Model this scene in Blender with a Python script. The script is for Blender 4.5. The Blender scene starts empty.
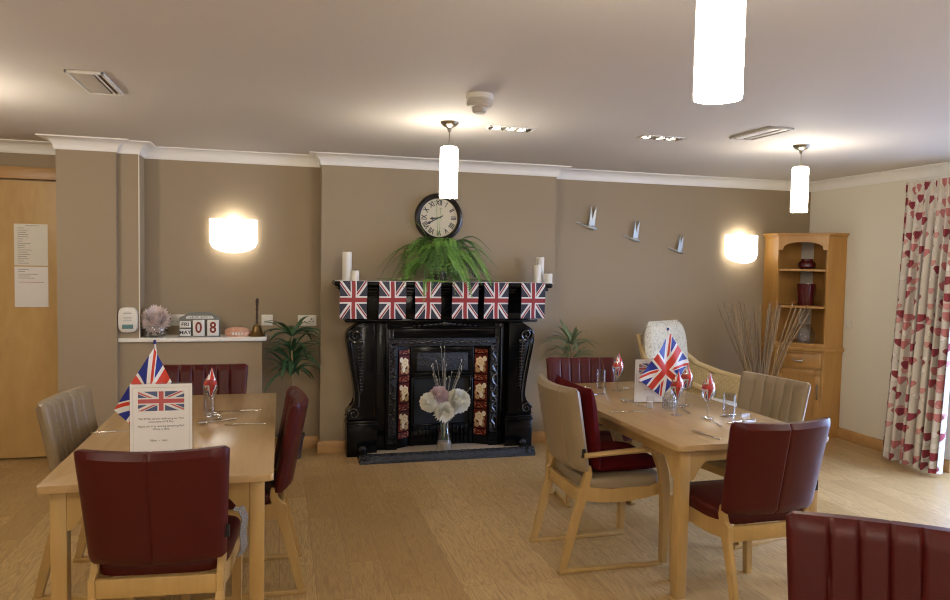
import bpy, bmesh, math, random
from math import sin, cos, pi, radians, atan2, sqrt, exp
from mathutils import Vector, Matrix, noise
random.seed(11)
SC = bpy.context.scene
COL = SC.collection

# ------------------------------------------------------------ materials
def mat(name, col, rough=.5, metal=0, bump=None, spec=.5, coat=0, trans=0, ior=1.45, emit=None, sheen=0, var=None):
    m = bpy.data.materials.new(name); m.use_nodes = True
    nt = m.node_tree; b = nt.nodes['Principled BSDF']
    b.inputs['Base Color'].default_value = (*col, 1)
    b.inputs['Roughness'].default_value = rough
    b.inputs['Metallic'].default_value = metal
    b.inputs['Specular IOR Level'].default_value = spec
    b.inputs['Coat Weight'].default_value = coat
    b.inputs['Transmission Weight'].default_value = trans
    b.inputs['IOR'].default_value = ior
    b.inputs['Sheen Weight'].default_value = sheen
    if emit:
        b.inputs['Emission Color'].default_value = (*emit[0], 1)
        b.inputs['Emission Strength'].default_value = emit[1]
    tc = None
    if bump or var:
        tc = nt.nodes.new('ShaderNodeTexCoord')
    if bump:
        sc_, st = bump
        n = nt.nodes.new('ShaderNodeTexNoise'); n.inputs['Scale'].default_value = sc_; n.inputs['Detail'].default_value = 3
        bp = nt.nodes.new('ShaderNodeBump'); bp.inputs['Strength'].default_value = st; bp.inputs['Distance'].default_value = .01
        nt.links.new(tc.outputs['Object'], n.inputs['Vector']); nt.links.new(n.outputs['Fac'], bp.inputs['Height'])
        nt.links.new(bp.outputs['Normal'], b.inputs['Normal'])
    if var:
        col2, sc_ = var
        n = nt.nodes.new('ShaderNodeTexNoise'); n.inputs['Scale'].default_value = sc_; n.inputs['Detail'].default_value = 4
        mx = nt.nodes.new('ShaderNodeMix'); mx.data_type = 'RGBA'
        mx.inputs['A'].default_value = (*col, 1); mx.inputs['B'].default_value = (*col2, 1)
        nt.links.new(tc.outputs['Object'], n.inputs['Vector']); nt.links.new(n.outputs['Fac'], mx.inputs['Factor'])
        nt.links.new(mx.outputs['Result'], b.inputs['Base Color'])
    return m

class NB:
    """tiny node-building helper"""
    def __init__(s, name, rough=.5):
        s.m = bpy.data.materials.new(name); s.m.use_nodes = True; s.nt = s.m.node_tree
        s.b = s.nt.nodes['Principled BSDF']; s.b.inputs['Roughness'].default_value = rough
    def L(s, a, b): s.nt.links.new(a, b)
    def n(s, t, **k):
        x = s.nt.nodes.new(t)
        for kk, v in k.items(): setattr(x, kk, v)
        return x
    def M(s, op, a, b=None, c=None):
        x = s.n('ShaderNodeMath', operation=op)
        for i, v in enumerate((a, b, c)):
            if v is None: continue
            if isinstance(v, (int, float)): x.inputs[i].default_value = v
            else: s.L(v, x.inputs[i])
        return x.outputs[0]
    def mix(s, f, a, b):
        x = s.n('ShaderNodeMix', data_type='RGBA')
        for nm, v in (('Factor', f), ('A', a), ('B', b)):
            if isinstance(v, tuple): x.inputs[nm].default_value = (*v, 1)
            elif isinstance(v, (int, float)): x.inputs[nm].default_value = v
            else: s.L(v, x.inputs[nm])
        return x.outputs['Result']
    def base(s, c): s.L(c, s.b.inputs['Base Color'])

def flag_mat(name, W=60, H=30, red=(.55, .03, .03), blue=(.02, .03, .18), white=(.8, .78, .76), cross=3., rough=.55, transl=0):
    q = NB(name, rough)
    uv = q.n('ShaderNodeUVMap'); sp = q.n('ShaderNodeSeparateXYZ'); q.L(uv.outputs[0], sp.inputs[0])
    x = q.M('MULTIPLY', q.M('SUBTRACT', sp.outputs[0], .5), W)
    y = q.M('MULTIPLY', q.M('SUBTRACT', sp.outputs[1], .5), H)
    Ln = sqrt(W*W+H*H)
    a = q.M('MULTIPLY', x, H/Ln); b = q.M('MULTIPLY', y, W/Ln)
    s1 = q.M('SUBTRACT', a, b); s2 = q.M('ADD', a, b)
    sg = q.M('SIGN', x)
    r1 = q.M('MULTIPLY', q.M('MULTIPLY', s1, sg), -1); r2 = q.M('MULTIPLY', s2, sg)
    def rng(v, lo, hi): return q.M('MULTIPLY', q.M('GREATER_THAN', v, lo), q.M('LESS_THAN', v, hi))
    red_d = q.M('MAXIMUM', rng(r1, .1, cross*.72), rng(r2, .1, cross*.72))
    wh_d = q.M('MAXIMUM', q.M('LESS_THAN', q.M('ABSOLUTE', s1), cross), q.M('LESS_THAN', q.M('ABSOLUTE', s2), cross))
    ax, ay = q.M('ABSOLUTE', x), q.M('ABSOLUTE', y)
    wc = q.M('MAXIMUM', q.M('LESS_THAN', ax, cross*1.67), q.M('LESS_THAN', ay, cross*1.67))
    rc = q.M('MAXIMUM', q.M('LESS_THAN', ax, cross), q.M('LESS_THAN', ay, cross))
    c = q.mix(wh_d, blue, white); c = q.mix(red_d, c, red); c = q.mix(wc, c, white); c = q.mix(rc, c, red)
    q.base(c)
    return q.m

def wood_mat(name, c1, c2, scale=6, stretch=(1, .08, 1), rough=.4, axis_obj=True, bands=None):
    q = NB(name, rough)
    tc = q.n('ShaderNodeTexCoord'); mp = q.n('ShaderNodeMapping'); mp.inputs['Scale'].default_value = stretch
    q.L(tc.outputs['Object'], mp.inputs[0])
    n = q.n('ShaderNodeTexNoise'); n.inputs['Scale'].default_value = scale; n.inputs['Detail'].default_value = 6; n.inputs['Distortion'].default_value = 1.2
    q.L(mp.outputs[0], n.inputs['Vector'])
    n2 = q.n('ShaderNodeTexNoise'); n2.inputs['Scale'].default_value = scale*9; n2.inputs['Detail'].default_value = 3
    q.L(mp.outputs[0], n2.inputs['Vector'])
    f = q.M('ADD', q.M('MULTIPLY', n.outputs['Fac'], .75), q.M('MULTIPLY', n2.outputs['Fac'], .3))
    r = q.n('ShaderNodeMapRange'); r.inputs[1].default_value = .33; r.inputs[2].default_value = .7
    q.L(f, r.inputs[0])
    q.base(q.mix(r.outputs[0], c1, c2))
    return q.m

def floor_mat():
    q = NB('oak_planks', .36)
    tc = q.n('ShaderNodeTexCoord'); mp = q.n('ShaderNodeMapping'); mp.inputs['Rotation'].default_value = (0, 0, radians(90))
    q.L(tc.outputs['Object'], mp.inputs[0])
    br = q.n('ShaderNodeTexBrick'); br.offset = .37; br.inputs['Scale'].default_value = 1
    br.inputs['Brick Width'].default_value = 1.1; br.inputs['Row Height'].default_value = .17; br.inputs['Mortar Size'].default_value = .0012
    br.inputs['Mortar Smooth'].default_value = .3
    br.inputs['Color1'].default_value = (.44, .285, .11, 1); br.inputs['Color2'].default_value = (.60, .415, .185, 1)
    br.inputs['Mortar'].default_value = (.24, .14, .06, 1)
    q.L(mp.outputs[0], br.inputs['Vector'])
    # per-plank grain offset
    vo = q.n('ShaderNodeMapping'); vo.inputs['Scale'].default_value = (11, .9, 1)
    q.L(tc.outputs['Object'], vo.inputs[0])
    off = q.n('ShaderNodeVectorMath', operation='ADD'); q.L(vo.outputs[0], off.inputs[0])
    sc = q.n('ShaderNodeVectorMath', operation='SCALE'); q.L(br.outputs['Color'], sc.inputs[0]); sc.inputs['Scale'].default_value = 40
    q.L(sc.outputs[0], off.inputs[1])
    n = q.n('ShaderNodeTexNoise'); n.inputs['Scale'].default_value = 1.6; n.inputs['Detail'].default_value = 4; n.inputs['Distortion'].default_value = .6
    q.L(off.outputs[0], n.inputs['Vector'])
    wv = q.M('FRACT', q.M('MULTIPLY', n.outputs['Fac'], 13))
    ring = q.M('POWER', q.M('ABSOLUTE', q.M('SUBTRACT', wv, .5)), 2)
    n3 = q.n('ShaderNodeTexNoise'); n3.inputs['Scale'].default_value = 30; n3.inputs['Detail'].default_value = 2
    vo3 = q.n('ShaderNodeMapping'); vo3.inputs['Scale'].default_value = (3, .25, 1); q.L(tc.outputs['Object'], vo3.inputs[0]); q.L(vo3.outputs[0], n3.inputs['Vector'])
    c = q.mix(q.M('MULTIPLY', ring, 3.0), br.outputs['Color'], (.30, .185, .08))
    c = q.mix(q.M('MULTIPLY', q.M('SUBTRACT', n3.outputs['Fac'], .35), .7), c, (.36, .23, .11))
    q.base(c)
    bp = q.n('ShaderNodeBump'); bp.inputs['Strength'].default_value = .08; q.L(br.outputs['Fac'], bp.inputs['Height']); bp.invert = True
    q.L(bp.outputs[0], q.b.inputs['Normal'])
    return q.m

def leaf_fabric_mat():       # curtain: pale linen with red, pink and grey tulip shapes
    q = NB('tulip_print_linen', .85)
    uv = q.n('ShaderNodeUVMap')
    def layer(scale, off, size, prev, cols, seed):
        mp = q.n('ShaderNodeMapping'); mp.inputs['Scale'].default_value = (scale, scale, 1); mp.inputs['Location'].default_value = (off, off*.7, 0)
        q.L(uv.outputs[0], mp.inputs[0])
        v = q.n('ShaderNodeTexVoronoi'); v.voronoi_dimensions = '2D'; v.inputs['Scale'].default_value = 1; v.inputs['Randomness'].default_value = .55
        q.L(mp.outputs[0], v.inputs['Vector'])
        d = q.n('ShaderNodeVectorMath', operation='SUBTRACT'); q.L(mp.outputs[0], d.inputs[0]); q.L(v.outputs['Position'], d.inputs[1])
        s = q.n('ShaderNodeSeparateXYZ'); q.L(d.outputs[0], s.inputs[0])
        dx = q.M('MULTIPLY', s.outputs[0], 1.0); dy = s.outputs[1]
        # tulip / drop shape: wide at the top, pointed below
        k = q.M('ADD', 1.0, q.M('MULTIPLY', q.M('MAXIMUM', q.M('MULTIPLY', dy, -1), 0), 1.9/size))
        e = q.M('SQRT', q.M('ADD', q.M('MULTIPLY', q.M('MULTIPLY', dx, dx), k), q.M('MULTIPLY', dy, dy)))
        ins = q.M('MULTIPLY', q.M('LESS_THAN', e, size), q.M('LESS_THAN', dy, size*.62))
        cr = q.n('ShaderNodeSeparateColor'); q.L(v.outputs['Color'], cr.inputs[0])
        c = q.mix(q.M('GREATER_THAN', cr.outputs[0], .36), cols[0], cols[1])
        c = q.mix(q.M('GREATER_THAN', cr.outputs[0], .70), c, cols[2])
        rim = q.M('GREATER_THAN', e, size*.86)
        c = q.mix(q.M('MULTIPLY', rim, .5), c, (.2, .14, .13))
        return q.mix(ins, prev, c)
    c = q.mix(0.0, (.60, .55, .485), (.6, .5, .4))
    c = layer(9.5, 3.3, .27, c, ((.70, .66, .62), (.55, .26, .24), (.66, .60, .54)), 1)
    c = layer(7.8, 0, .31, c, ((.26, .035, .05), (.50, .17, .17), (.28, .04, .06)), 0)
    q.base(c)
    return q.m

def damask_mat():
    q = NB('leaf_damask', .9)
    tc = q.n('ShaderNodeTexCoord')
    v = q.n('ShaderNodeTexVoronoi'); v.feature = 'DISTANCE_TO_EDGE'; v.inputs['Scale'].default_value = 17
    n = q.n('ShaderNodeTexNoise'); n.inputs['Scale'].default_value = 6
    ad = q.n('ShaderNodeMix', data_type='RGBA', blend_type='LINEAR_LIGHT'); ad.inputs['Factor'].default_value = .25
    q.L(tc.outputs['Object'], n.inputs['Vector']); q.L(tc.outputs['Object'], ad.inputs['A']); q.L(n.outputs['Color'], ad.inputs['B'])
    q.L(ad.outputs['Result'], v.inputs['Vector'])
    f = q.M('LESS_THAN', v.outputs['Distance'], .05)
    q.base(q.mix(q.M('MULTIPLY', f, .75), (.62, .57, .44), (.38, .34, .24)))
    return q.m

def weave_mat():
    q = NB('woven_rattan', .6)
    uv = q.n('ShaderNodeUVMap')
    mp = q.n('ShaderNodeMapping'); mp.inputs['Scale'].default_value = (30, 22, 1); q.L(uv.outputs[0], mp.inputs[0])
    ch = q.n('ShaderNodeTexBrick'); ch.offset = .5; ch.inputs['Scale'].default_value = 1
    ch.inputs['Brick Width'].default_value = 1.6; ch.inputs['Row Height'].default_value = .7; ch.inputs['Mortar Size'].default_value = .09; ch.inputs['Mortar Smooth'].default_value = .8
    ch.inputs['Color1'].default_value = (.62, .48, .25, 1); ch.inputs['Color2'].default_value = (.52, .39, .18, 1); ch.inputs['Mortar'].default_value = (.26, .17, .07, 1)
    q.L(mp.outputs[0], ch.inputs['Vector']); q.base(ch.outputs['Color'])
    bp = q.n('ShaderNodeBump'); bp.invert = True; bp.inputs['Strength'].default_value = .8; q.L(ch.outputs['Fac'], bp.inputs['Height']); q.L(bp.outputs[0], q.b.inputs['Normal'])
    return q.m

def glass_mat(name='clear_glass', col=(1, 1, 1), rough=0):
    m = bpy.data.materials.new(name); m.use_nodes = True; nt = m.node_tree
    for n in list(nt.nodes): nt.nodes.remove(n)
    o = nt.nodes.new('ShaderNodeOutputMaterial'); t = nt.nodes.new('ShaderNodeBsdfTransparent'); g = nt.nodes.new('ShaderNodeBsdfGlossy')
    t.inputs[0].default_value = (*[.93*c for c in col], 1); g.inputs['Roughness'].default_value = .03
    lw = nt.nodes.new('ShaderNodeLayerWeight'); lw.inputs[0].default_value = .28
    ma = nt.nodes.new('ShaderNodeMath'); ma.operation = 'MULTIPLY_ADD'; ma.inputs[1].default_value = .5; ma.inputs[2].default_value = .04
    mx = nt.nodes.new('ShaderNodeMixShader')
    nt.links.new(lw.outputs['Facing'], ma.inputs[0]); nt.links.new(ma.outputs[0], mx.inputs[0])
    nt.links.new(t.outputs[0], mx.inputs[1]); nt.links.new(g.outputs[0], mx.inputs[2]); nt.links.new(mx.outputs[0], o.inputs[0])
    return m

M = {}
M['wall'] = mat('taupe_paint', (.335, .262, .172), .75, bump=(140, .05))
M['cream'] = mat('cream_paint', (.76, .72, .61), .75, bump=(140, .05))
M['ceil'] = mat('ceiling_paint', (.60, .56, .51), .8, bump=(90, .03))
M['white'] = mat('white_gloss', (.84, .82, .78), .4)
M['plastic'] = mat('white_plastic', (.74, .72, .66), .35)
M['grey_print'] = mat('grey_print', (.25, .25, .25), .6)
M['teal'] = mat('teal_label', (.10, .22, .22), .5)
M['oak_trim'] = wood_mat('oak_trim', (.42, .22, .075), (.60, .36, .14), 5, (.2, 1, 1.6))
M['door'] = wood_mat('birch_door', (.50, .31, .11), (.64, .43, .18), 2.2, (1.0, 1, .35), .35)
M['beech'] = wood_mat('beech', (.40, .25, .085), (.52, .34, .13), 4, (1, 1, .15), .34)
M['top'] = wood_mat('beech_top', (.37, .235, .105), (.48, .32, .155), 3, (1.6, .15, 1), .24)
M['cab'] = wood_mat('honey_oak', (.38, .185, .042), (.52, .285, .085), 4, (1, 1, .12), .34)
M['floor'] = floor_mat()
M['red'] = mat('burgundy_vinyl', (.062, .0045, .004), .36, bump=(260, .06), spec=.33)
M['taupe'] = mat('taupe_vinyl', (.27, .205, .125), .36, bump=(260, .06))
M['red_velvet'] = mat('red_velvet', (.068, .003, .004), .9, bump=(90, .25), spec=.1)
M['black'] = mat('black_gloss_iron', (.0025, .0028, .003), .16, spec=.25, bump=(60, .05))
M['black_cast'] = mat('cast_iron_relief', (.008, .009, .010), .25, spec=.6, bump=(95, 1.0))
M['relief'] = mat('polished_relief', (.006, .006, .007), .14, spec=.9)
M['soot'] = mat('soot_black', (.004, .004, .004), .6)
M['tag'] = mat('black_tag', (.005, .005, .005), .6)
M['glow'] = mat('lit_opal_glass', (1, .95, .85), .4, emit=((1, .91, .76), 23))
M['glow2'] = mat('lit_wall_glass', (1, .97, .9), .4, emit=((1, .95, .84), 2.6))
M['glow3'] = mat('lit_reflector', (1, .97, .9), .4, emit=((1, .90, .74), 6))
M['chrome'] = mat('chrome', (.75, .74, .72), .13, 1)
M['brushed'] = mat('brushed_nickel', (.30, .27, .21), .3, 1)
M['brass'] = mat('old_brass', (.23, .15, .06), .28, 1)
M['dark_wood'] = mat('dark_turned_wood', (.06, .03, .015), .35)
M['glass'] = glass_mat()
M['acrylic'] = glass_mat('clear_acrylic')
M['fern'] = mat('fern_green', (.07, .19, .025), .55, var=((.24, .44, .09), 14))
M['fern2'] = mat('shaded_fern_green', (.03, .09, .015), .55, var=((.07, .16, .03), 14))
M['leaf'] = mat('deep_green_leaf', (.022, .075, .028), .4, var=((.04, .11, .045), 8))
M['leaf2'] = mat('pale_green_leaf', (.10, .15, .06), .45, var=((.22, .27, .14), 12))
M['pot'] = mat('dark_pot', (.05, .035, .03), .4)
M['candle'] = mat('ivory_wax', (.78, .74, .66), .45)
M['wick'] = mat('wick', (.02, .02, .02), .9)
M['paper'] = mat('white_paper', (.80, .79, .80), .5)
M['sleeve'] = mat('plastic_sleeve_paper', (.76, .74, .68), .25, bump=(35, .3))
M['ink'] = mat('ink', (.06, .06, .07), .7)
M['ink2'] = mat('red_ink', (.45, .08, .06), .7)
M['flag'] = flag_mat('union_flag_cloth', 60, 36, red=(.62, .04, .012), blue=(.012, .025, .26), white=(.80, .78, .73), cross=3.6)
M['flag_sq'] = flag_mat('union_flag_bunting', 40, 46, red=(.27, .015, .02), blue=(.012, .014, .035), white=(.66, .64, .63), cross=2.75, rough=.4)
M['flag_print'] = flag_mat('union_flag_print', 60, 28, red=(.50, .10, .11), blue=(.07, .10, .22), white=(.70, .69, .70))
M['napkin'] = flag_mat('union_flag_napkin', 60, 50, red=(.60, .03, .02), blue=(.02, .03, .22), white=(.8, .78, .75), cross=4.5)
M['blueplastic'] = mat('blue_plastic', (.015, .015, .18), .4)
M['curtain'] = leaf_fabric_mat()
M['damask'] = damask_mat()
M['weave'] = weave_mat()
M['rattan'] = mat('rattan_cane', (.60, .46, .24), .45, var=((.48, .33, .14), 14))
M['cream_cush'] = mat('cream_cotton', (.62, .58, .48), .9)
M['stick'] = mat('dried_stick', (.42, .29, .15), .6, var=((.22, .14, .07), 20))
M['stick2'] = mat('dark_dried_stick', (.30, .21, .11), .6, var=((.16, .10, .05), 20))
M['maroon'] = mat('maroon_glaze', (.085, .008, .010), .15, coat=.6)
M['flower_w'] = mat('cream_petal', (.84, .81, .70), .7)
M['flower_p'] = mat('mauve_petal', (.50, .33, .34), .7, var=((.66, .52, .50), 40))
M['dahlia'] = mat('pale_pink_petal', (.82, .66, .64), .6, var=((.90, .82, .78), 30))
M['sand'] = mat('pale_sand', (.58, .50, .38), .9, bump=(300, .8))
M['hearth'] = mat('beige_hearth_tile', (.50, .40, .28), .4)
M['grass_s'] = mat('dried_grass', (.42, .38, .28), .7)
M['slategrey'] = mat('grey_wood', (.19, .19, .17), .6)
M['cardwhite'] = mat('card_white', (.72, .72, .70), .5)
M['redtext'] = mat('brick_red_print', (.22, .03, .02), .6)
M['tinorange'] = mat('salmon_glaze', (.60, .16, .09), .3, var=((.72, .60, .45), 45))
M['clockface'] = mat('clock_face', (.62, .56, .42), .35)
M['clockrim'] = mat('clock_rim', (.012, .008, .007), .3)
M['pewter'] = mat('pewter_bird', (.38, .39, .36), .38, .5)
M['tweed'] = mat('grey_tweed', (.16, .14, .12), .95, bump=(200, .8), var=((.34, .31, .27), 160))
M['salt'] = mat('salt', (.75, .73, .7), .8)
M['ventgrey'] = mat('vent_shadow', (.13, .11, .09), .7)
M['ventwhite'] = mat('vent_grey', (.50, .46, .40), .5)
M['deck'] = mat('patio_paving', (.30, .29, .28), .8, bump=(20, .4))
def tile_mat(kind):
    q = NB('majolica_'+kind, .18)
    uv = q.n('ShaderNodeUVMap')
    sp = q.n('ShaderNodeSeparateXYZ'); q.L(uv.outputs[0], sp.inputs[0])
    x, y = sp.outputs[0], sp.outputs[1]
    base = (.10, .012, .008)
    if kind == 'flower':
        def blob(cx, cy, rx, ry, prev, c, pet=0):
            dx = q.M('DIVIDE', q.M('SUBTRACT', x, cx), rx); dy = q.M('DIVIDE', q.M('SUBTRACT', y, cy), ry)
            r = q.M('SQRT', q.M('ADD', q.M('MULTIPLY', dx, dx), q.M('MULTIPLY', dy, dy)))
            if pet:
                an = q.M('ARCTAN2', dy, dx); r = q.M('ADD', r, q.M('MULTIPLY', q.M('COSINE', q.M('MULTIPLY', an, 6)), .1))
            return q.mix(q.M('LESS_THAN', r, 1.0), prev, c)
        c = blob(.75, .18, .2, .13, base, (.40, .26, .12)); c = blob(.3, .22, .16, .15, c, (.34, .20, .08)); c = blob(.88, .4, .1, .12, c, (.46, .3, .14))
        c = blob(.45, .30, .14, .17, c, (.75, .66, .50)); c = blob(.22, .78, .16, .14, c, (.72, .62, .44)); c = blob(.25, .5, .1, .12, c, (.40, .24, .1))
        c = blob(.58, .62, .32, .24, c, (.74, .60, .38), 1); c = blob(.58, .62, .17, .13, c, (.60, .42, .22)); c = blob(.58, .62, .10, .07, c, (.75, .63, .42))
    else:
        v = q.n('ShaderNodeTexVoronoi'); v.inputs['Scale'].default_value = 5; q.L(uv.outputs[0], v.inputs['Vector'])
        c = q.mix(q.M('LESS_THAN', v.outputs['Distance'], .33), base, (.42, .17, .08))
    q.base(c)
    return q.m
M['tile_f'] = tile_mat('flower'); M['tile_b'] = tile_mat('band')

# ------------------------------------------------------------ mesh helpers
class MB:
    def __init__(s):
        s.bm = bmesh.new(); s.uv = s.bm.loops.layers.uv.new('UVMap')
    def box(s, x0, x1, y0, y1, z0, z1, bev=0, mtx=None, seg=2):
        c = Matrix.Translation(((x0+x1)/2, (y0+y1)/2, (z0+z1)/2)) @ Matrix.Diagonal((abs(x1-x0), abs(y1-y0), abs(z1-z0), 1))
        if mtx is not None: c = mtx @ c
        g = bmesh.ops.create_cube(s.bm, size=1, matrix=c)
        if bev:
            es = list({e for v in g['verts'] for e in v.link_edges})
            bmesh.ops.bevel(s.bm, geom=es, offset=bev, segments=seg, affect='EDGES', profile=.5)
        return s
    def beam(s, a, b, w, d, bev=0, up=(0, 0, 1)):
        """box of section w x d from a to b"""
        a, b = Vector(a), Vector(b); z = (b-a); L = z.length; z.normalize()
        x = Vector(up).cross(z)
        if x.length < 1e-4: x = Vector((1, 0, 0))
        x.normalize(); y = z.cross(x)
        m = Matrix((x, y, z)).transposed().to_4x4(); m.translation = (a+b)/2
        return s.box(-w/2, w/2, -d/2, d/2, -L/2, L/2, bev, m)
    def tube(s, pts, r, n=10, cap=True, flat=1.0, upv=None):
        pts = [Vector(p) for p in pts]; rs = r if isinstance(r, (list, tuple)) else [r]*len(pts)
        rings = []; up = Vector(upv) if upv else Vector((0, 0, 1))
        px = None
        for i, p in enumerate(pts):
            t = (pts[min(i+1, len(pts)-1)]-pts[max(i-1, 0)]).normalized()
            if px is None:
                x = up.cross(t)
                if x.length < 1e-3: x = Vector((1, 0, 0)).cross(t)
            else:
                x = px - t*px.dot(t)
            x.normalize(); px = x; y = t.cross(x)
            rings.append([s.bm.verts.new(p + x*rs[i]*cos(2*pi*k/n) + y*rs[i]*flat*sin(2*pi*k/n)) for k in range(n)])
        for a, b in zip(rings, rings[1:]):
            for k in range(n): s.bm.faces.new((a[k], a[(k+1) % n], b[(k+1) % n], b[k]))
        if cap:
            s.bm.faces.new(list(reversed(rings[0]))); s.bm.faces.new(rings[-1])
        return s
    def lathe(s, prof, n=24, c=(0, 0, 0), mtx=None, sx=1, sy=1):
        rings = []
        for r, z in prof:
            if r < 1e-6:
                v = Vector((c[0], c[1], c[2]+z)); rings.append([s.bm.verts.new(mtx @ v if mtx else v)])
            else:
                L = []
                for k in range(n):
                    v = Vector((c[0]+sx*r*cos(2*pi*k/n), c[1]+sy*r*sin(2*pi*k/n), c[2]+z)); L.append(s.bm.verts.new(mtx @ v if mtx else v))
                rings.append(L)
        for a, b in zip(rings, rings[1:]):
            if len(a) == 1 and len(b) == 1: continue
            for k in range(n):
                k2 = (k+1) % n
                if len(a) == 1: s.bm.faces.new((a[0], b[k2], b[k]))
                elif len(b) == 1: s.bm.faces.new((a[k], a[k2], b[0]))
                else: s.bm.faces.new((a[k], a[k2], b[k2], b[k]))
        return s
    def prism(s, pts, h0, h1, axis='z', mtx=None, bev=0):
        """outline pts (a,b) extruded along axis. y: (x,z) outline; x: (y,z); z: (x,y)"""
        def P(a, b, h): 
            v = {'z': (a, b, h), 'y': (a, h, b), 'x': (h, a, b)}[axis]; v = Vector(v)
            return mtx @ v if mtx else v
        A = [s.bm.verts.new(P(a, b, h0)) for a, b in pts]; B = [s.bm.verts.new(P(a, b, h1)) for a, b in pts]
        n = len(pts); fs = [s.bm.faces.new(A), s.bm.faces.new(list(reversed(B)))]
        for k in range(n): fs.append(s.bm.faces.new((A[k], B[k], B[(k+1) % n], A[(k+1) % n])))
        if bev:
            es = [e for f in fs[:2] for e in f.edges]
            bmesh.ops.bevel(s.bm, geom=es, offset=bev, segments=2, affect='EDGES', profile=.5)
        return s
    def grid(s, f, nu, nv, closeu=False):
        V = [[s.bm.verts.new(f(i/nu, j/nv)) for i in range(nu if closeu else nu+1)] for j in range(nv+1)]
        w = len(V[0])
        for j in range(nv):
            for i in range(nu):
                i2 = (i+1) % w
                fc = s.bm.faces.new((V[j][i], V[j][i2], V[j+1][i2], V[j+1][i]))
                for l, (a, b) in zip(fc.loops, ((i, j), (i+1, j), (i+1, j+1), (i, j+1))): l[s.uv].uv = (a/nu, b/nv)
        return V
    def ball(s, c, rx, ry=None, rz=None, seg=14, mtx=None):
        m = Matrix.Translation(c) @ Matrix.Diagonal((rx, ry or rx, rz or rx, 1))
        if mtx is not None: m = mtx @ m
        bmesh.ops.create_uvsphere(s.bm, u_segments=seg, v_segments=max(6, seg*2//3), radius=1, matrix=m)
        return s
    def quad(s, a, b, c, d):
        f = s.bm.faces.new([s.bm.verts.new(Vector(p)) for p in (a, b, c, d)])
        for l, u in zip(f.loops, ((0, 0), (1, 0), (1, 1), (0, 1))): l[s.uv].uv = u
        return s
    def build(s, name, m, parent=None, smooth=True, thick=0, fixn=True, ang=38):
        if fixn: bmesh.ops.recalc_face_normals(s.bm, faces=s.bm.faces)
        if thick:
            s.bm.normal_update(); bmesh.ops.solidify(s.bm, geom=list(s.bm.faces), thickness=thick)
            bmesh.ops.recalc_face_normals(s.bm, faces=s.bm.faces)
        me = bpy.data.meshes.new(name); s.bm.to_mesh(me); s.bm.free()
        me.materials.append(m)
        if smooth:
            me.shade_smooth(); me.set_sharp_from_angle(angle=radians(ang))
        o = bpy.data.objects.new(name, me); COL.objects.link(o)
        if parent is not None: o.parent = parent
        return o

def tag(o, label=None, cat=None, group=None, kind=None):
    if label: o['label'] = label
    if cat: o['category'] = cat
    if group: o['group'] = group
    if kind: o['kind'] = kind
    return o
def thing(name, label, cat, loc=(0, 0, 0), rz=0, group=None):
    o = bpy.data.objects.new(name, None); COL.objects.link(o)
    o.location = loc; o.rotation_euler = (0, 0, rz)
    return tag(o, label, cat, group)
def struct(o): o['kind'] = 'structure'; return o
def copy_tree(o, parent=None):
    c = o.copy(); COL.objects.link(c)
    if parent is not None: c.parent = parent
    for ch in list(o.children): copy_tree(ch, c)
    return c
def text(name, body, size, m, parent, loc, rot, align='CENTER', depth=.0006, bold=0, sx=1.0, spacing=1.0):
    cu = bpy.data.curves.new(name, 'FONT'); cu.body = body; cu.size = size; cu.align_x = align; cu.align_y = 'CENTER'
    cu.extrude = depth; cu.offset = bold; cu.space_line = spacing; cu.resolution_u = 3
    t = bpy.data.objects.new(name+'_src', cu); COL.objects.link(t)
    bpy.context.view_layer.update()
    me = bpy.data.meshes.new_from_object(t.evaluated_get(bpy.context.evaluated_depsgraph_get()))
    bpy.data.objects.remove(t); me.materials.clear(); me.materials.append(m)
    for v in me.vertices: v.co.x *= sx
    o = bpy.data.objects.new(name, me); COL.objects.link(o); o.parent = parent; o.location = loc; o.rotation_euler = rot
    return o
FRONT = (pi/2, 0, 0)      # text facing -Y

# ------------------------------------------------------------ camera (photograph's viewpoint, solved from the room's lines)
yaw, pitch, roll, hgt = radians(15.068), radians(2.998), radians(-1.0723), 1.5652
fw = Vector((sin(yaw)*cos(pitch), cos(yaw)*cos(pitch), -sin(pitch)))
r0 = Vector((cos(yaw), -sin(yaw), 0)); d0 = fw.cross(r0)
rt = cos(roll)*r0+sin(roll)*d0; dn = -sin(roll)*r0+cos(roll)*d0
cam = bpy.data.cameras.new('camera'); co = bpy.data.objects.new('camera', cam); COL.objects.link(co)
cam.sensor_width = 36; cam.lens = 723.2/950*36; cam.clip_start = .02
mw = Matrix((rt, -dn, -fw)).transposed().to_4x4(); mw.translation = (0, 0, hgt); co.matrix_world = mw
SC.camera = co

# ------------------------------------------------------------ room
H = 2.4; YC = 5.905; YR = 6.055; YL = 6.092; YD = 6.155; X1 = 5.028; X0 = -3.3; YB = -1.2
PXL, PXR, SXR = -1.553, -1.163, -1.02
YP, YS = 5.80, 5.86
CXL, CXR = .312, 2.300
MB().box(X0-.2, X1+.2, YB-.2, 6.4, -.1, 0).build('floor', M['floor'], smooth=False)
MB().box(X0-.2, X1+.2, YB-.2, 6.4, H, H+.1).build('ceiling', M['ceil'], smooth=False)
for n in ('floor', 'ceiling'): struct(bpy.data.objects[n])
DX0, DX1, DH = -2.52, -1.640, 2.112
w = MB()
w.box(X0, DX0-.06, YD, 6.35, 0, H).box(DX0-.06, PXL, YD, 6.35, DH+.09, H).box(DX1+.06, PXL, YD, 6.35, 0, DH+.09)
w.box(DX0-.06, PXL, YD+.04, 6.35, 0, DH+.09); w.box(SXR, CXL, YL, 6.35, 0, H).box(CXR, X1+.2, YR, 6.35, 0, H)
struct(w.build('wall_back', M['wall'], smooth=False))
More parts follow.
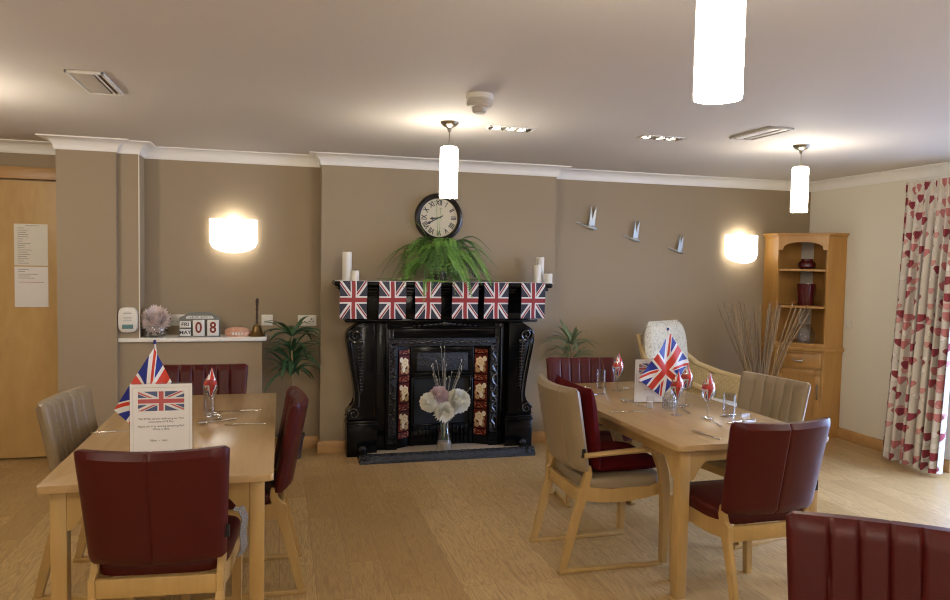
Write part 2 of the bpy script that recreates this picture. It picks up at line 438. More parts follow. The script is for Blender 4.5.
struct(MB().box(CXL, CXR, YC, 6.36, 0, H).build('wall_chimney_breast', M['wall'], smooth=False))
struct(MB().box(PXL, PXR, YP, 6.36, 0, H).box(PXR, SXR, YS, 6.36, 0, H).build('wall_pier', M['wall'], smooth=False))
struct(MB().box(SXR, -.137, YS, YL, 0, .918).build('wall_alcove_ledge', M['wall'], smooth=False))
struct(MB().box(X0-.2, X0, YB-.2, 6.35, 0, H).build('wall_left', M['wall'], smooth=False))
struct(MB().box(X0-.2, X1+.2, YB-.2, YB, 0, H).build('wall_front', M['cream'], smooth=False))
# right wall with a glazed patio opening behind the curtain
WY0, WY1, WZ1 = 2.15, 4.38, 2.08
w = MB(); w.box(X1, X1+.2, WY1, YR, 0, H).box(X1, X1+.2, YB, WY0, 0, H).box(X1, X1+.2, WY0, WY1, WZ1, H)
struct(w.build('wall_right', M['cream'], smooth=False))
fr = MB()
for y0, y1 in ((WY0, WY0+.06), (WY1-.06, WY1), ((WY0+WY1)/2-.04, (WY0+WY1)/2+.04)): fr.box(X1+.06, X1+.12, y0, y1, 0, WZ1, .004)
fr.box(X1+.06, X1+.12, WY0, WY1, WZ1-.06, WZ1, .004).box(X1+.06, X1+.12, WY0, WY1, 0, .07, .004)
wf = struct(fr.build('window_1', M['white']))
pn = MB().box(X1+.085, X1+.095, WY0+.05, WY1-.05, .06, WZ1-.05).build('window_pane', M['glass'], wf)
struct(MB().box(X1+.2, X1+6, WY0-3, WY1+3, -.12, -.02).build('floor_patio', M['deck'], smooth=False))
# door in the back wall
d = struct(MB().box(DX0, DX1, YD-.01, YD+.035, .012, DH, .002).build('door_1', M['door'], smooth=False))
fr = MB(); fr.box(DX0-.075, DX0, YD-.03, YD+.03, 0, DH+.02, .004).box(DX1, DX1+.075, YD-.03, YD+.03, 0, DH+.02, .004).box(DX0-.075, DX1+.075, YD-.035, YD+.03, DH+.01, DH+.10, .004)
fr.build('door_frame', M['oak_trim'], d)
hd = MB(); hd.tube([(DX0+.07, YD-.012, 1.0), (DX0+.07, YD-.06, 1.0), (DX0+.18, YD-.06, 1.0)], .009); hd.box(DX0+.045, DX0+.095, YD-.018, YD-.01, .93, 1.07, .003)
hd.build('door_handle', M['chrome'], d)

def sweep(path, prof, name, m):
    """prof (out, z) swept along the wall line (room on the right-hand side), mitred"""
    q = MB(); rings = []; n = len(path)
    for i, p in enumerate(path):
        p = Vector(p)
        def nrm(a, b):
            t = (Vector(b)-Vector(a)).normalized(); return Vector((t.y, -t.x))
        if i == 0: nn = nrm(path[0], path[1]); k = 1
        elif i == n-1: nn = nrm(path[-2], path[-1]); k = 1
        else:
            a, b = nrm(path[i-1], path[i]), nrm(path[i], path[i+1]); nn = (a+b).normalized(); k = 1/max(.3, nn.dot(a))
        rings.append([q.bm.verts.new((p.x+nn.x*o*k, p.y+nn.y*o*k, z)) for o, z in prof])
    for a, b in zip(rings, rings[1:]):
        L = len(prof)
        for j in range(L): q.bm.faces.new((a[j], a[(j+1) % L], b[(j+1) % L], b[j]))
    q.bm.faces.new(rings[0]); q.bm.faces.new(list(reversed(rings[-1])))
    return struct(q.build(name, m, ang=30))
cov = [(0, H), (.10, H), (.10, H-.008), (.094, H-.010)] + [(.094-.082*sin(a), H-.078+.068*cos(a)) for a in [radians(x) for x in range(12, 91, 13)]] + [(.010, H-.080), (.010, H-.086), (0, H-.086)]
back_line = [(X0, YD), (PXL, YD), (PXL, YP), (PXR, YP), (PXR, YS), (SXR, YS), (SXR, YL), (CXL, YL), (CXL, YC), (CXR, YC), (CXR, YR), (X1, YR)]
sweep(back_line + [(X1, YB)], cov, 'trim_coving', M['white'])
sk = [(0, 0), (.020, 0), (.020, .082), (.014, .094), (0, .096)]
sweep([(SXR, YL-.0), (SXR+.001, YL)] and [(-.137, YL), (CXL, YL), (CXL, YC), (CXR, YC), (CXR, YR), (X1, YR)], sk, 'baseboard_back', M['oak_trim'])
sweep([(X1, YR), (X1, WY1)], sk, 'baseboard_right', M['oak_trim'])
sweep([(DX1+.075, YD), (PXL, YD), (PXL, YP), (PXR, YP), (PXR, YS), (-.137, YS), (-.137, YL-.02)], sk, 'baseboard_pier', M['oak_trim'])
# pale strip painting in the light caught by the alcove return
struct(MB().box(SXR-.002, SXR+.004, YS-.003, YS+.012, .95, H-.086).build('painted_lit_edge', M['cream'], smooth=False))
# white ledge board
o = MB().box(PXR, -.105, 5.832, YL, .921, .951, .006).build('trim_ledge_board', M['white']); struct(o)

# ------------------------------------------------------------ fireplace
FP = thing('fireplace', 'tall black cast-iron fireplace with scrolled sides and floral tiles against chimney breast', 'fireplace', (1.285, YC, 0))
def F(q, name, m, parent=FP, **k):      # world-built mesh made local to the fireplace
    o = q.build(name, m, parent, **k); o.data.transform(Matrix.Translation((-1.285, -YC, 0))); return o
xc = 1.285
q = MB(); q.box(.425, 2.145, 5.625, YC, 1.335, 1.36, .008).box(.398, 2.172, 5.597, YC, 1.362, 1.402, .014, seg=3).box(.45, 2.12, 5.65, YC, 1.31, 1.336, .006)
F(q, 'mantel_shelf', M['black'])
q = MB(); q.box(.500, 2.070, 5.715, YC, 1.085, 1.312, .004).box(.488, 2.082, 5.70, YC, 1.075, 1.10, .008).box(.50, 2.07, 5.70, YC, 1.285, 1.312, .006)
fz = F(q, 'frieze', M['black'])
q = MB()
for s in (-1, 1):
    for k in range(6): q.ball((xc+s*(.03+.045*k), 5.697, 1.062-.003*k), .026-.003*k, .012, .014-.001*k, 10)
q.ball((xc, 5.695, 1.065), .03, .016, .022)
F(q, 'carved_swag', M['relief'])
# side pilasters with scroll outline
def corbel_outline(s):
    half = [(.115, 1.075), (.150, 1.05), (.185, 1.03), (.215, 1.005), (.228, .965), (.228, .92), (.218, .86), (.204, .78), (.188, .69), (.172, .60), (.161, .52), (.156, .455), (.160, .41), (.178, .385), (.205, .372), (.218, .35), (.220, .325), (.213, .30), (.213, .288)]
    # distances measured outwards from the inner edge at .612 from centre
    return [(xc+s*(.555+o*1.0), z) for o, z in half] + [(xc+s*.56, .288), (xc+s*.56, 1.075)]
for s in (-1, 1):
    q = MB(); q.prism(corbel_outline(s), 5.735, YC, 'y', bev=.010)
    q.prism([(xc+s*(.56), .288)]+[(xc+s*.45, .288), (xc+s*.45, 1.075), (xc+s*.56, 1.075)], 5.80, YC, 'y')
    cb = F(q, 'scroll_pilaster', M['black'])
    q = MB()
    def spiral(cx, cz, r0_, turns, r1, dirn, st):
        pts = []
        for i in range(40):
            a = st + dirn*i/39*turns*2*pi; r = r0_*(1-i/39)**.8+.006; pts.append((cx+s*r*cos(a), 5.726, cz+r*sin(a)))
        q.tube(pts, [r1*(1-.5*i/39) for i in range(40)], 8)
    spiral(xc+s*.712, .965, .052, 1.6, .011, -1, .6)
    spiral(xc+s*.722, .345, .040, 1.4, .009, 1, 0)
    pts = [(xc+s*(.555+o-.018), 5.732, z) for o, z in [(.215, .93), (.205, .86), (.19, .78), (.174, .69), (.158, .60), (.148, .52), (.142, .455), (.148, .40)]]
    q.tube(pts, .009, 8)
    F(q, 'scroll_moulding', M['relief'], cb)
    q = MB()
    for k in range(15):
        z = .90-k*.026; xx = xc+s*(.675-.0008*k); L = .030-.0012*k
        for t in (-1, 1): q.ball((xx+t*L*.42, 5.732, z), L*.55, .010, .009, 8, None)
    q.ball((xc+s*.675, 5.73, .915), .03, .012, .022, 10); q.tube([(xc+s*.675, 5.728, .92), (xc+s*.665, 5.728, .50)], [.008, .003], 8)
    F(q, 'carved_leaf', M['relief'], cb)
    q = MB(); q.box(xc+s*.535, xc+s*.775, 5.715, YC, 0, .245, .006).box(xc+s*.525, xc+s*.782, 5.70, YC, .245, .270, .012).box(xc+s*.535, xc+s*.775, 5.708, YC, .262, .290, .009)
    F(q, 'plinth', M['black'])
    q = MB(); q.box(xc+s*.455, xc+s*.54, 5.79, YC, 0, 1.08, .004); F(q, 'inner_board', M['black'])
# header + mouldings of the cast insert
def frame3(q, x0, x1, z1, wdt, y0, y1, bev=.006, z0=0):
    q.box(x0, x0+wdt, y0, y1, z0, z1, bev).box(x1-wdt, x1, y0, y1, z0, z1, bev).box(x0+.001, x1-.001, y0+.002, y1, z1-wdt, z1-.0005, bev)
q = MB(); frame3(q, .822, 1.800, 1.030, .016, 5.772, YC, .007); frame3(q, .836, 1.788, 1.016, .05, 5.80, YC, .004); q.box(.84, 1.78, 5.806, YC, .93, 1.084)
F(q, 'outer_moulding', M['black'])
q = MB(); frame3(q, .846, 1.768, .938, .012, 5.776, YC, .005)
q.box(.860, 1.756, 5.786, YC, .868, .932, .01)
for s in (-1, 1):
    a, b = sorted((xc-.0+s*.393, xc+s*.462+s*0)); a += .022; b += .022
    q.box(a, b, 5.786, YC, .135, .90, .010)
F(q, 'inner_frame', M['black_cast'])
q = MB()
for s in (-1, 1):
    x = xc+.022+s*.428
    pts1 = [(x+.018*sin(t*1.5), 5.782+.004*cos(t*1.5), .16+t*.7/26) for t in range(27)]
    q.tube(pts1, .009, 6)
    for k in range(16): q.ball((x-.014*(1 if k % 2 else -1), 5.782, .18+k*.044), .013, .009, .014, 8)
for k in range(17):
    q.ball((.93+k*.0475, 5.782, .900+.006*(k % 2)), .022, .010, .013, 8)
F(q, 'ribbon_relief', M['relief'])
for s in (-1, 1):
    x = xc+.022+s*.428; q = MB()
    q.box(x-.042, x+.042, 5.772, YC, .0, .10, .008).box(x-.047, x+.047, 5.765, YC, .10, .116, .006).box(x-.042, x+.042, 5.77, YC, .114, .136, .006)
    F(q, 'column_base', M['black'])
# splayed tile cheeks
tz = [(.838, .800, 'b'), (.792, .630, 'f'), (.622, .572, 'b'), (.564, .402, 'f'), (.394, .334, 'b'), (.326, .166, 'f'), (.158, .108, 'b')]
for s in (-1, 1):
    xo, xi = xc+.022+s*.382, xc+.022+s*.275; yo, yi = 5.800, 5.868
    q = MB(); q.prism([(xo+s*.01, yo), (xi-s*.012, yi+.007), (xi-s*.012, 5.9), (xo+s*.01, 5.9)], .0, .870, 'z')
    ck = F(q, 'tile_cheek', M['black'])
    ex = Vector((xi-xo, yi-yo, 0)); nrm = Vector((ex.y, -ex.x, 0)).normalized()
    if nrm.y > 0: nrm = -nrm
    for z1, z0, k in tz:
        A = Vector((xo, yo, z0))+ex*.06+nrm*.005; B = Vector((xo, yo, z0))+ex*.94+nrm*.005
        up = Vector((0, 0, z1-z0))
        q = MB(); 
        if s < 0: q.quad(A, B, B+up, A+up)
        else: q.quad(B, A, A+up, B+up)
        for f in q.bm.faces:
            if s > 0:
                for l in f.loops: l[q.uv].uv = (1-l[q.uv].uv[0], l[q.uv].uv[1])
        bk = [q.bm.verts.new(p-nrm*.004) for p in (A, B, B+up, A+up)]
        q.bm.verts.ensure_lookup_table(); fv = list(q.bm.faces)[0].verts[:]
        fvs = sorted(fv, key=lambda v: min(range(4), key=lambda i: (v.co-(A, B, B+up, A+up)[i]).length))
        for i in range(4): q.bm.faces.new((fvs[i], fvs[(i+1) % 4], bk[(i+1) % 4], bk[i]))
        F(q, 'tile', M['tile_f' if k == 'f' else 'tile_b'], smooth=False)
# hood and grate
xl, xr = xc+.022-.270, xc+.022+.270
q = MB(); q.box(xl, xr, 5.862, 5.90, .60, .870, .004).box(xl+.02, xr-.02, 5.850, 5.88, .595, .612, .006).box(xl+.02, xr-.02, 5.846, 5.88, .632, .642, .004).box(xl+.02, xr-.02, 5.85, 5.88, .82, .834, .005)
hood = F(q, 'hood', M['black'])
q = MB(); q.box(xl+.05, xr-.05, 5.852, 5.87, .655, .81, .006); F(q, 'hood_relief', M['black_cast'], hood)
q = MB(); q.box(xl, xr, 5.885, 5.90, 0, .60); F(q, 'back_plate', M['soot'], smooth=False)
q = MB()
for s in (-1, 1): q.box(xc+.022+s*.25-.014, xc+.022+s*.25+.014, 5.85, 5.89, .03, .60, .005)
q.box(xl+.03, xr-.03, 5.865, 5.89, .03, .16, .005)
for k in range(13): q.box(xl+.07+k*.033, xl+.08+k*.033, 5.85, 5.87, .05, .20, .003)
q.box(xl+.05, xr-.05, 5.847, 5.872, .195, .212, .004)
F(q, 'grate', M['black'])
q = MB(); q.box(.60, 1.975, 5.565, 5.90, 0, .028, .003)
F(q, 'hearth_slab', M['hearth'])
# fender
fd = thing('hearth_fender', 'low black textured fender curb on the floor before the fireplace', 'fender', (1.30, 5.53, 0))
q = MB()
prof = [(0, 0), (0, .018), (.012, .030), (.020, .052), (.034, .064), (.055, .066), (.070, .055), (.074, .03), (.074, 0)]
q.prism([(5.487+a, b) for a, b in prof], .590, 2.012, 'x')
for s, x in ((-1, .590), (1, 2.012)):
    q.prism([(x - s*a, b) for a, b in prof], 5.49, 5.712, 'y')
o = q.build('fender_curb', M['black_cast'], fd); o.data.transform(Matrix.Translation((-1.3, -5.53, 0)))
q = MB()
for k in range(27): q.ball((.63+k*.0515, 5.520, .062), .019, .014, .012, 8, None)
for x in (.63, 1.972):
    q2 = MB(); q2.ball((x, 5.70, .065), .034, .02, .028, 12); o = q2.build('end_knob', M['black_cast'], fd); o.data.transform(Matrix.Translation((-1.3, -5.53, 0)))
o = q.build('knob_relief', M['black_cast'], fd); o.data.transform(Matrix.Translation((-1.3, -5.53, 0)))

# bunting
bt = thing('flag_bunting', 'row of six union flags hung along the black mantel shelf front', 'bunting', (1.285, 5.588, 1.404))
q = MB(); q.tube([(.40-1.285, 0, .0), (2.17-1.285, 0, .0)], .0025, 6); q.build('string', M['white'], bt)
for i, (a, b) in enumerate([(.436, .643), (.735, .946), (1.018, 1.226), (1.316, 1.530), (1.580, 1.782), (1.893, 2.100)]):
    ph = random.random()*6
    q = MB(); q.grid(lambda u, v: Vector((a+(b-a)*u-1.285+.002*sin(7*v+ph), -.003+.003*sin(5*u+ph)*(1-v)-.004*(1-v), -.291*(1-v))), 10, 12)
    q.build('flag', M['flag_sq'], bt, thick=.0008, fixn=False)

# ------------------------------------------------------------ mantel: candles, fern, clock
def candle(x, y, z, r, h, label):
    t = thing('pillar_candle', label, 'candle', (x, y, z))
    MB().lathe([(0, 0), (r*.96, 0), (r, .004), (r, h-.006), (r*.93, h), (r*.5, h-.004), (0, h-.006)], 24).build('wax', M['candle'], t)
    MB().tube([(0, 0, h-.008), (.001, 0, h+.006), (.003, 0, h+.013)], .0015, 6).build('wick', M['wick'], t)
candle(.500, 5.72, 1.402, .036, .225, 'tall ivory pillar candle on the left end of the mantel shelf')
candle(.562, 5.70, 1.402, .031, .080, 'short ivory candle in front of the tall one, left mantel end')
candle(2.068, 5.70, 1.402, .032, .150, 'medium ivory candle, leftmost of three on the right mantel end')
candle(2.118, 5.77, 1.402, .034, .215, 'tallest ivory candle, rear of three on right mantel end')
candle(2.160, 5.685, 1.402, .036, .078, 'shortest ivory candle, rightmost of three on right mantel end')

fn = thing('potted_fern', 'large arching green fern in a pot in mid mantel shelf', 'fern', (1.235, 5.745, 1.402))
MB().lathe([(0, 0), (.055, 0), (.068, .07), (.073, .07), (.073, .082), (.064, .082), (.06, .075), (0, .075)], 24).build('pot', M['pot'], fn)
rf = random.Random(4)
def frond(az, L, rise, droop, wmax):
    q = MB(); n = 27; pts = []
    dx, dy = cos(az), sin(az)
    for i in range(n+1):
        t = i/n; r = L*(t*.95); z = .10+rise*sin(min(1, t*1.25)*pi/2)*1.0 - droop*max(0, t-.25)**1.7
        y = dy*r*.42
        if .0+y+5.745 > 5.885: y = .13
        pts.append(Vector((dx*r, y-.05*t*(1 if z < .05 else 0), z)))
    for i, p in enumerate(pts):     # keep fronds in front of the wall and off the shelf
        lim = 5.588-5.745-.02
        if p.z < .02 and p.y > lim: 
            if abs(p.x) < .86: p.z = max(p.z, .02) if p.y > -.14 else p.z
    q.tube(pts, [.0022*(1-.6*i/n) for i in range(n+1)], 4)
    side0 = Vector((-dy, dx, 0))
    for i in range(2, n+1):
        t = i/n; tg = (pts[min(i+1, n)]-pts[i-1]).normalized(); sd = side0 - tg*side0.dot(tg)
        sd = (sd + Vector((0, 0, .25))*0).normalized()
        wl = wmax*(sin(pi*min(1, t*.86+.12))**.6)*(1.0 if t < .75 else (1.05-t)/.30)
        wl = max(wl, .004); hw = L/n*.42
        for s in (-1, 1):
            b0 = pts[i]; tip = b0+sd*s*wl+tg*wl*.35+Vector((0, 0, -.2*wl)); md = b0+(tip-b0)*.5
            for (a, b, c, dd) in ((b0-tg*hw*.5, md-tg*hw, tip, md+tg*hw),):
                vs = [q.bm.verts.new(v) for v in (a, b, c, dd)]; q.bm.faces.new(vs)
                if dd.y+5.745 > 5.9: pass
    for v in q.bm.verts:
        if v.co.y+5.745 > YC-.008: v.co.y = YC-.008-5.745
        if v.co.y+5.745 > 5.575 and v.co.z < .004: v.co.z = .004
    return q
NF = 92
for k in range(NF):
    a = rf.uniform(0, 2*pi)
    if k < 22: a = rf.choice([rf.uniform(-.5, .5), pi+rf.uniform(-.5, .5)])
    if 22 <= k < 46: a = -pi/2+rf.uniform(-1.3, 1.3)
    L = rf.uniform(.30, .56)
    q = frond(a, L, rf.uniform(.10, .36), rf.uniform(.30, .80), rf.uniform(.036, .054))
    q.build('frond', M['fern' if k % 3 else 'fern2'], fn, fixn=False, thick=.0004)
for (a_, L_f, ri, dr) in ((pi-.05, .30, .40, .06), (2.2, .07, .56, .03), (1.2, .05, .50, .02)):
    frond(a_, L_f, ri, dr, .020).build('frond', M['fern'], fn, fixn=False, thick=.0004)
# long fronds that droop over the shelf front
for (x0_, x1_, zt, w_) in ((.05, .23, -.24, .035), (.10, .30, -.12, .035), (.2, .385, -.14, .03), (.02, .10, -.03, .03), (-.03, .17, -.12, .03)):
    q = MB(); n = 40; pts = []
    for i in range(n+1):
        t = i/n; y = -.205*min(1, t*1.5); z = .12+.14*sin(min(1, t*2.2)*pi*.62) + (zt-.13)*max(0, t-.30)**1.15/.66
        if y > -.185: z = max(z, .02)
        pts.append(Vector((x0_+(x1_-x0_)*t, y-.01, z)))
    q.tube(pts, .002, 4)
    for i in range(3, n+1):
        t = i/n; tg = (pts[min(i+1, n)]-pts[i-1]).normalized(); wl = w_*sin(pi*min(1, t*.8+.15)); hw = .006
        for s in (-1, 1):
            tip = pts[i]+Vector((s*wl, -.004, 0))+tg*wl*.4; md = (pts[i]+tip)/2
            q.bm.faces.new([q.bm.verts.new(v) for v in (pts[i]-tg*hw*.5, md-tg*hw, tip, md+tg*hw)])
    q.build('frond', M['fern'], fn, fixn=False, thick=.0004)

ck = thing('wall_clock', 'round dark-rimmed wall clock with roman numerals above the fern', 'clock', (1.262, YC, 1.926))
def ring(q, prof, n=48):       # lathe about Y axis; prof (r, y)
    q.lathe([(r, -y) for r, y in prof], n, mtx=Matrix.Rotation(pi/2, 4, 'X'))
q = MB(); q.lathe([(.156, 0.001), (.202, 0.001), (.203, .02), (.195, .042), (.178, .048), (.162, .038), (.157, .022), (.156, .001)], 48, mtx=Matrix.Rotation(pi/2, 4, 'X')); q.build('rim', M['clockrim'], ck)
q = MB(); q.lathe([(0, .001), (.158, .001), (.158, .018), (0, .018)], 48, mtx=Matrix.Rotation(pi/2, 4, 'X')); face = q.build('dial', M['clockface'], ck)
for k, nm in enumerate(['XII', 'I', 'II', 'III', 'IIII', 'V', 'VI', 'VII', 'VIII', 'IX', 'X', 'XI']):
    a = radians(30*k); r = .122
    text('numeral', nm, .060, M['ink'], face, (r*sin(a), -.0195, r*cos(a)), (pi/2, a, 0), sx=.72, bold=.0016)
def hand(ang, L, tail, w_, nm):
    q = MB(); a = radians(ang); dirv = Vector((sin(a), 0, cos(a))); pr = Vector((cos(a), 0, -sin(a)))
    pts = [dirv*-tail+pr*w_*.5, dirv*L*.55+pr*w_*.6, dirv*L*.68+pr*w_*1.5, dirv*L*.8+pr*w_*.5, dirv*L, dirv*L*.8-pr*w_*.5, dirv*L*.68-pr*w_*1.5, dirv*L*.55-pr*w_*.6, dirv*-tail-pr*w_*.5]
    A = [q.bm.verts.new(p+Vector((0, -.022, 0))) for p in pts]; B = [q.bm.verts.new(p+Vector((0, -.024, 0))) for p in pts]
    q.bm.faces.new(A); q.bm.faces.new(B[::-1])
    for i in range(len(A)): q.bm.faces.new((A[i], A[(i+1) % 9], B[(i+1) % 9], B[i]))
    q.build(nm, M['ink'], ck, smooth=False)
hand(242, .135, .04, .008, 'minute_hand'); hand(262, .085, .02, .009, 'hour_hand')

# ------------------------------------------------------------ flowers on the hearth
gv = thing('glass_vase', 'flared clear glass vase of sand standing on the fireplace hearth', 'vase', (1.283, 5.640, .028))
MB().lathe([(0, .004), (.060, .004), (.062, 0), (.064, .004), (.058, .10), (.044, .19), (.036, .25), (.040, .285), (.037, .285), (.033, .25), (.041, .19), (.055, .10), (.060, .008)], 32).build('glass_body', M['glass'], gv)
MB().lathe([(0, .006), (.058, .006), (.056, .085), (.03, .092), (0, .088)], 28).build('sand_fill', M['sand'], gv)
def bloom(q, c, R, n, shape='ball', seed=0, aim=(0, -1, 0)):
    """many strap petals radiating from c"""
    rr = random.Random(seed); c = Vector(c); ga = pi*(3-sqrt(5)); aim = Vector(aim).normalized()
    rot = Vector((0, 0, 1)).rotation_difference(aim).to_matrix()
    q.ball(c, R*(.72 if shape == 'ball' else .3 if seed < 90 else .14), seg=12)
    for i in range(n//12 if shape != 'ball' and seed < 90 else 0, n):
        ct = 1-(1.55 if seed < 90 else .75)*(i+.5)/n; st = sqrt(max(0, 1-ct*ct)); a = i*ga
        dv = rot @ Vector((st*cos(a), st*sin(a), ct)); sd = dv.cross(aim)
        if sd.length < .02: sd = Vector((1, 0, 0))
        sd.normalize(); up = sd.cross(dv).normalized()
        L = R*rr.uniform(.90, 1.08); w_ = R*(.16 if shape == 'ball' else .19)
        p0 = c+dv*L*.15; p1 = c+dv*L*(.82 if shape == 'ball' else .6)-up*R*.05; p2 = c+dv*L+up*R*.07
        if shape == 'ball': p1 = c+dv*L*.85; p2 = c+dv*L*1.02+sd*w_*.5; w_ = R*.20
        vs = [q.bm.verts.new(p) for p in (p0-sd*w_*.4, p0+sd*w_*.4, p1-sd*w_, p1+sd*w_, p2)]
        mid = q.bm.verts.new(p1-up*w_*.35); b = q.bm.verts.new(p0)
        q.bm.faces.new((vs[0], b, mid, vs[2])); q.bm.faces.new((b, vs[1], vs[3], mid)); q.bm.faces.new((vs[2], mid, vs[4])); q.bm.faces.new((mid, vs[3], vs[4]))
    if shape != 'ball' and seed < 90: bloom(q, c+aim*R*.10, R*.66, n//2, 'star', seed+100, aim)
def flower(name, label, base, top, R, m, n, shape, seed, aim, group=None):
    t = thing(name, label, 'flower', base)
    q = MB(); bloom(q, Vector(top)-Vector(base), R, n, shape, seed, aim); q.build('bloom', m, t, fixn=False, thick=.0007)
    q = MB(); a = Vector((0, 0, 0)); b = Vector(top)-Vector(base); q.tube([a, a.lerp(b, .5)+Vector((-.25*b.x, 0, .03)), b], .0028, 6); q.build('stem', M['leaf'], t)
vb = (1.283, 5.640, .12)
flower('chrysanthemum', 'round cream bloom, left one of the hearth vase', (1.270, 5.64, .125), (1.150, 5.62, .440), .078, M['flower_w'], 220, 'ball', 1, (-.3, -1, .4))
flower('chrysanthemum', 'largest round cream bloom at right in the hearth vase', (1.30, 5.64, .125), (1.385, 5.63, .440), .100, M['flower_w'], 300, 'ball', 2, (.2, -1, .3))
flower('chrysanthemum', 'cream star-petalled bloom hanging lowest in the hearth vase', (1.285, 5.625, .125), (1.262, 5.575, .370), .090, M['flower_w'], 90, 'star', 3, (-.1, -1, -.1))
flower('hydrangea', 'dusty mauve bloom at the top middle of hearth vase', (1.28, 5.65, .125), (1.232, 5.63, .485), .082, M['flower_p'], 170, 'ball', 4, (-.1, -1, .6))
rg = random.Random(8)
for k in range(20):
    t = thing('dried_seed_stem', 'thin dried grass stem fanning up from the hearth vase', 'dried stem', (1.283, 5.648, .14), group='dried grass stems in the hearth vase')
    tx = rg.uniform(-.13, .15); tz = rg.uniform(.47, .66); 
    if k < 2: tx = -.04+.03*k; tz = .74
    if k == 2: tx, tz = .21, .40
    q = MB(); q.tube([(0, 0, 0), (tx*.25, 0, tz*.5), (tx, rg.uniform(-.03, .02), tz)], [.0015, .0013, .0010], 5)
    q.build('stem', M['grass_s'], t)
    MB().ball((tx, 0, tz), .004, .004, .010, 6).build('seed_head', M['grass_s'], t)

# ------------------------------------------------------------ ceiling things
def pendant(x, y, label):
    t = thing('pendant_lamp', label, 'pendant lamp', (x, y, H), group=None)
    MB().lathe([(0, 0), (.056, 0), (.055, -.010), (.040, -.026), (.016, -.036), (.009, -.060), (0, -.060)], 32).build('ceiling_rose', M['brushed'], t)
    MB().tube([(0, 0, -.055), (0, 0, -.155)], .0035, 8).build('rod', M['brushed'], t)
    MB().lathe([(.016, -.146), (.040, -.148), (.050, -.153), (.053, -.165), (.054, -.44), (.053, -.453), (.049, -.453), (.049, -.165), (.04, -.156), (.016, -.15)], 32).build('glass_shade', M['glow'], t)
pendant(.972, 4.27, 'lit white cylinder pendant lamp hanging in front of the wall clock')
pendant(3.412, 4.22, 'lit white cylinder pendant lamp hanging near the corner cabinet')
pendant(.962, 1.475, 'nearest and largest-looking lit cylinder pendant lamp cut by the top edge')

def wall_light(x, y, z, label):
    t = thing('wall_light', label, 'wall light', (x, y, z))
    MB().box(-.06, .06, -.03, 0, -.10, .06, .008).build('back_box', M['white'], t)
    q = MB(); W_ = .178
    def f(u, v):
        X = (u*2-1)*W_; bot = -.092-.085*sqrt(max(0, 1-(X/W_)**2)); z_ = .09+(bot-.09)*v
        return Vector((X, -.085+.055*(X/W_)**2-.0*v, z_))
    q.grid(f, 24, 8); q.build('glass_shade', M['glow2'], t, thick=.005, fixn=False)
    q = MB()
    for s in (-1, 1): q.ball((s*.167, -.041, 0), .005, seg=8); q.tube([(s*.167, -.04, 0), (s*.06, -.015, 0)], .003, 6)
    q.build('screw', M['chrome'], t)
wall_light(-.362, YL, 1.778, 'lit curved white wall light above the ledge in the left alcove')
wall_light(4.240, YR, 1.778, 'lit curved white wall light beside the corner cabinet')

def downlight(x, y, label, bright):
    t = thing('recessed_ceiling_light', label, 'ceiling light', (x, y, H))
    q = MB(); q.box(-.15, .15, -.058, -.046, -.006, 0, .002).box(-.15, .15, .046, .058, -.006, 0, .002).box(-.15, -.138, -.058, .058, -.006, 0, .002).box(.138, .15, -.058, .058, -.006, 0, .002)
    q.build('rim', M['white'], t)
    q = MB()
    for k in range(10):
        q.prism([(-.135+k*.027, -.002), (-.1215+k*.027, -.012), (-.108+k*.027, -.002)], -.045, .045, 'y')
    q.build('reflector', M['chrome'], t, smooth=False)
    q = MB()
    for k in bright: q.ball((k, 0, -.006), .03, .038, .005, 10)
    q.build('lamp', M['glow3'], t)
downlight(1.376, 4.335, 'recessed ceiling light of bright crinkled reflector beside the smoke detector', (-.09, 0, .07))
downlight(2.40, 4.29, 'recessed ceiling light of bright crinkled reflector, middle of the ceiling', (-.11, -.02, .06))
t = thing('smoke_detector', 'white round smoke detector on the ceiling above the left pendant', 'smoke detector', (.955, 3.53, H)); t.scale = (1.1, 1.1, 1.1)
MB().lathe([(0, 0), (.062, 0), (.062, -.020), (.056, -.024), (0, -.024)], 32).build('base', M['plastic'], t)
MB().lathe([(.052, -.022), (.058, -.026), (.060, -.045), (.052, -.056), (.034, -.058), (0, -.058)], 32).build('body', M['ventwhite'], t)
MB().lathe([(.034, -.055), (.032, -.078), (.026, -.084), (0, -.084)], 16).build('sensor_head', M['ventwhite'], t)
t = thing('ceiling_vent', 'square slatted ceiling vent at the upper left of the ceiling', 'vent', (-.868, 3.905, H))
q = MB(); 
for a in ((-.082, .082, -.225, -.210), (-.082, .082, .210, .225), (-.082, -.068, -.225, .225), (.068, .082, -.225, .225)): q.box(a[0], a[1], a[2], a[3], -.014, 0, .003)
q.build('frame', M['plastic'], t)
MB().box(-.070, .070, -.212, .212, -.004, 0).build('backing', M['ventgrey'], t, smooth=False)
MB().box(-.066, .030, -.21, .21, -.011, -.004, .002).build('slat', M['ventwhite'], t)
MB().box(.042, .048, -.21, .21, -.013, -.005, .002).build('slat', M['white'], t)
t = thing('ceiling_vent', 'long narrow ceiling vent with a bright strip near the right pendant', 'vent', (2.868, 3.92, H))
q = MB()
for a in ((-.085, .085, -.20, -.187), (-.085, .085, .187, .20), (-.085, -.070, -.20, .20), (.070, .085, -.20, .20)): q.box(a[0], a[1], a[2], a[3], -.014, 0, .003)
q.build('frame', M['ventwhite'], t)
MB().box(-.072, .072, -.19, .19, -.004, 0).build('backing', M['ventwhite'], t, smooth=False)
MB().box(-.055, -.005, -.18, .18, -.012, -.005, .003).build('slat', M['white'], t)
MB().box(.015, .055, -.18, .18, -.012, -.005, .003).build('slat', M['ventwhite'], t)

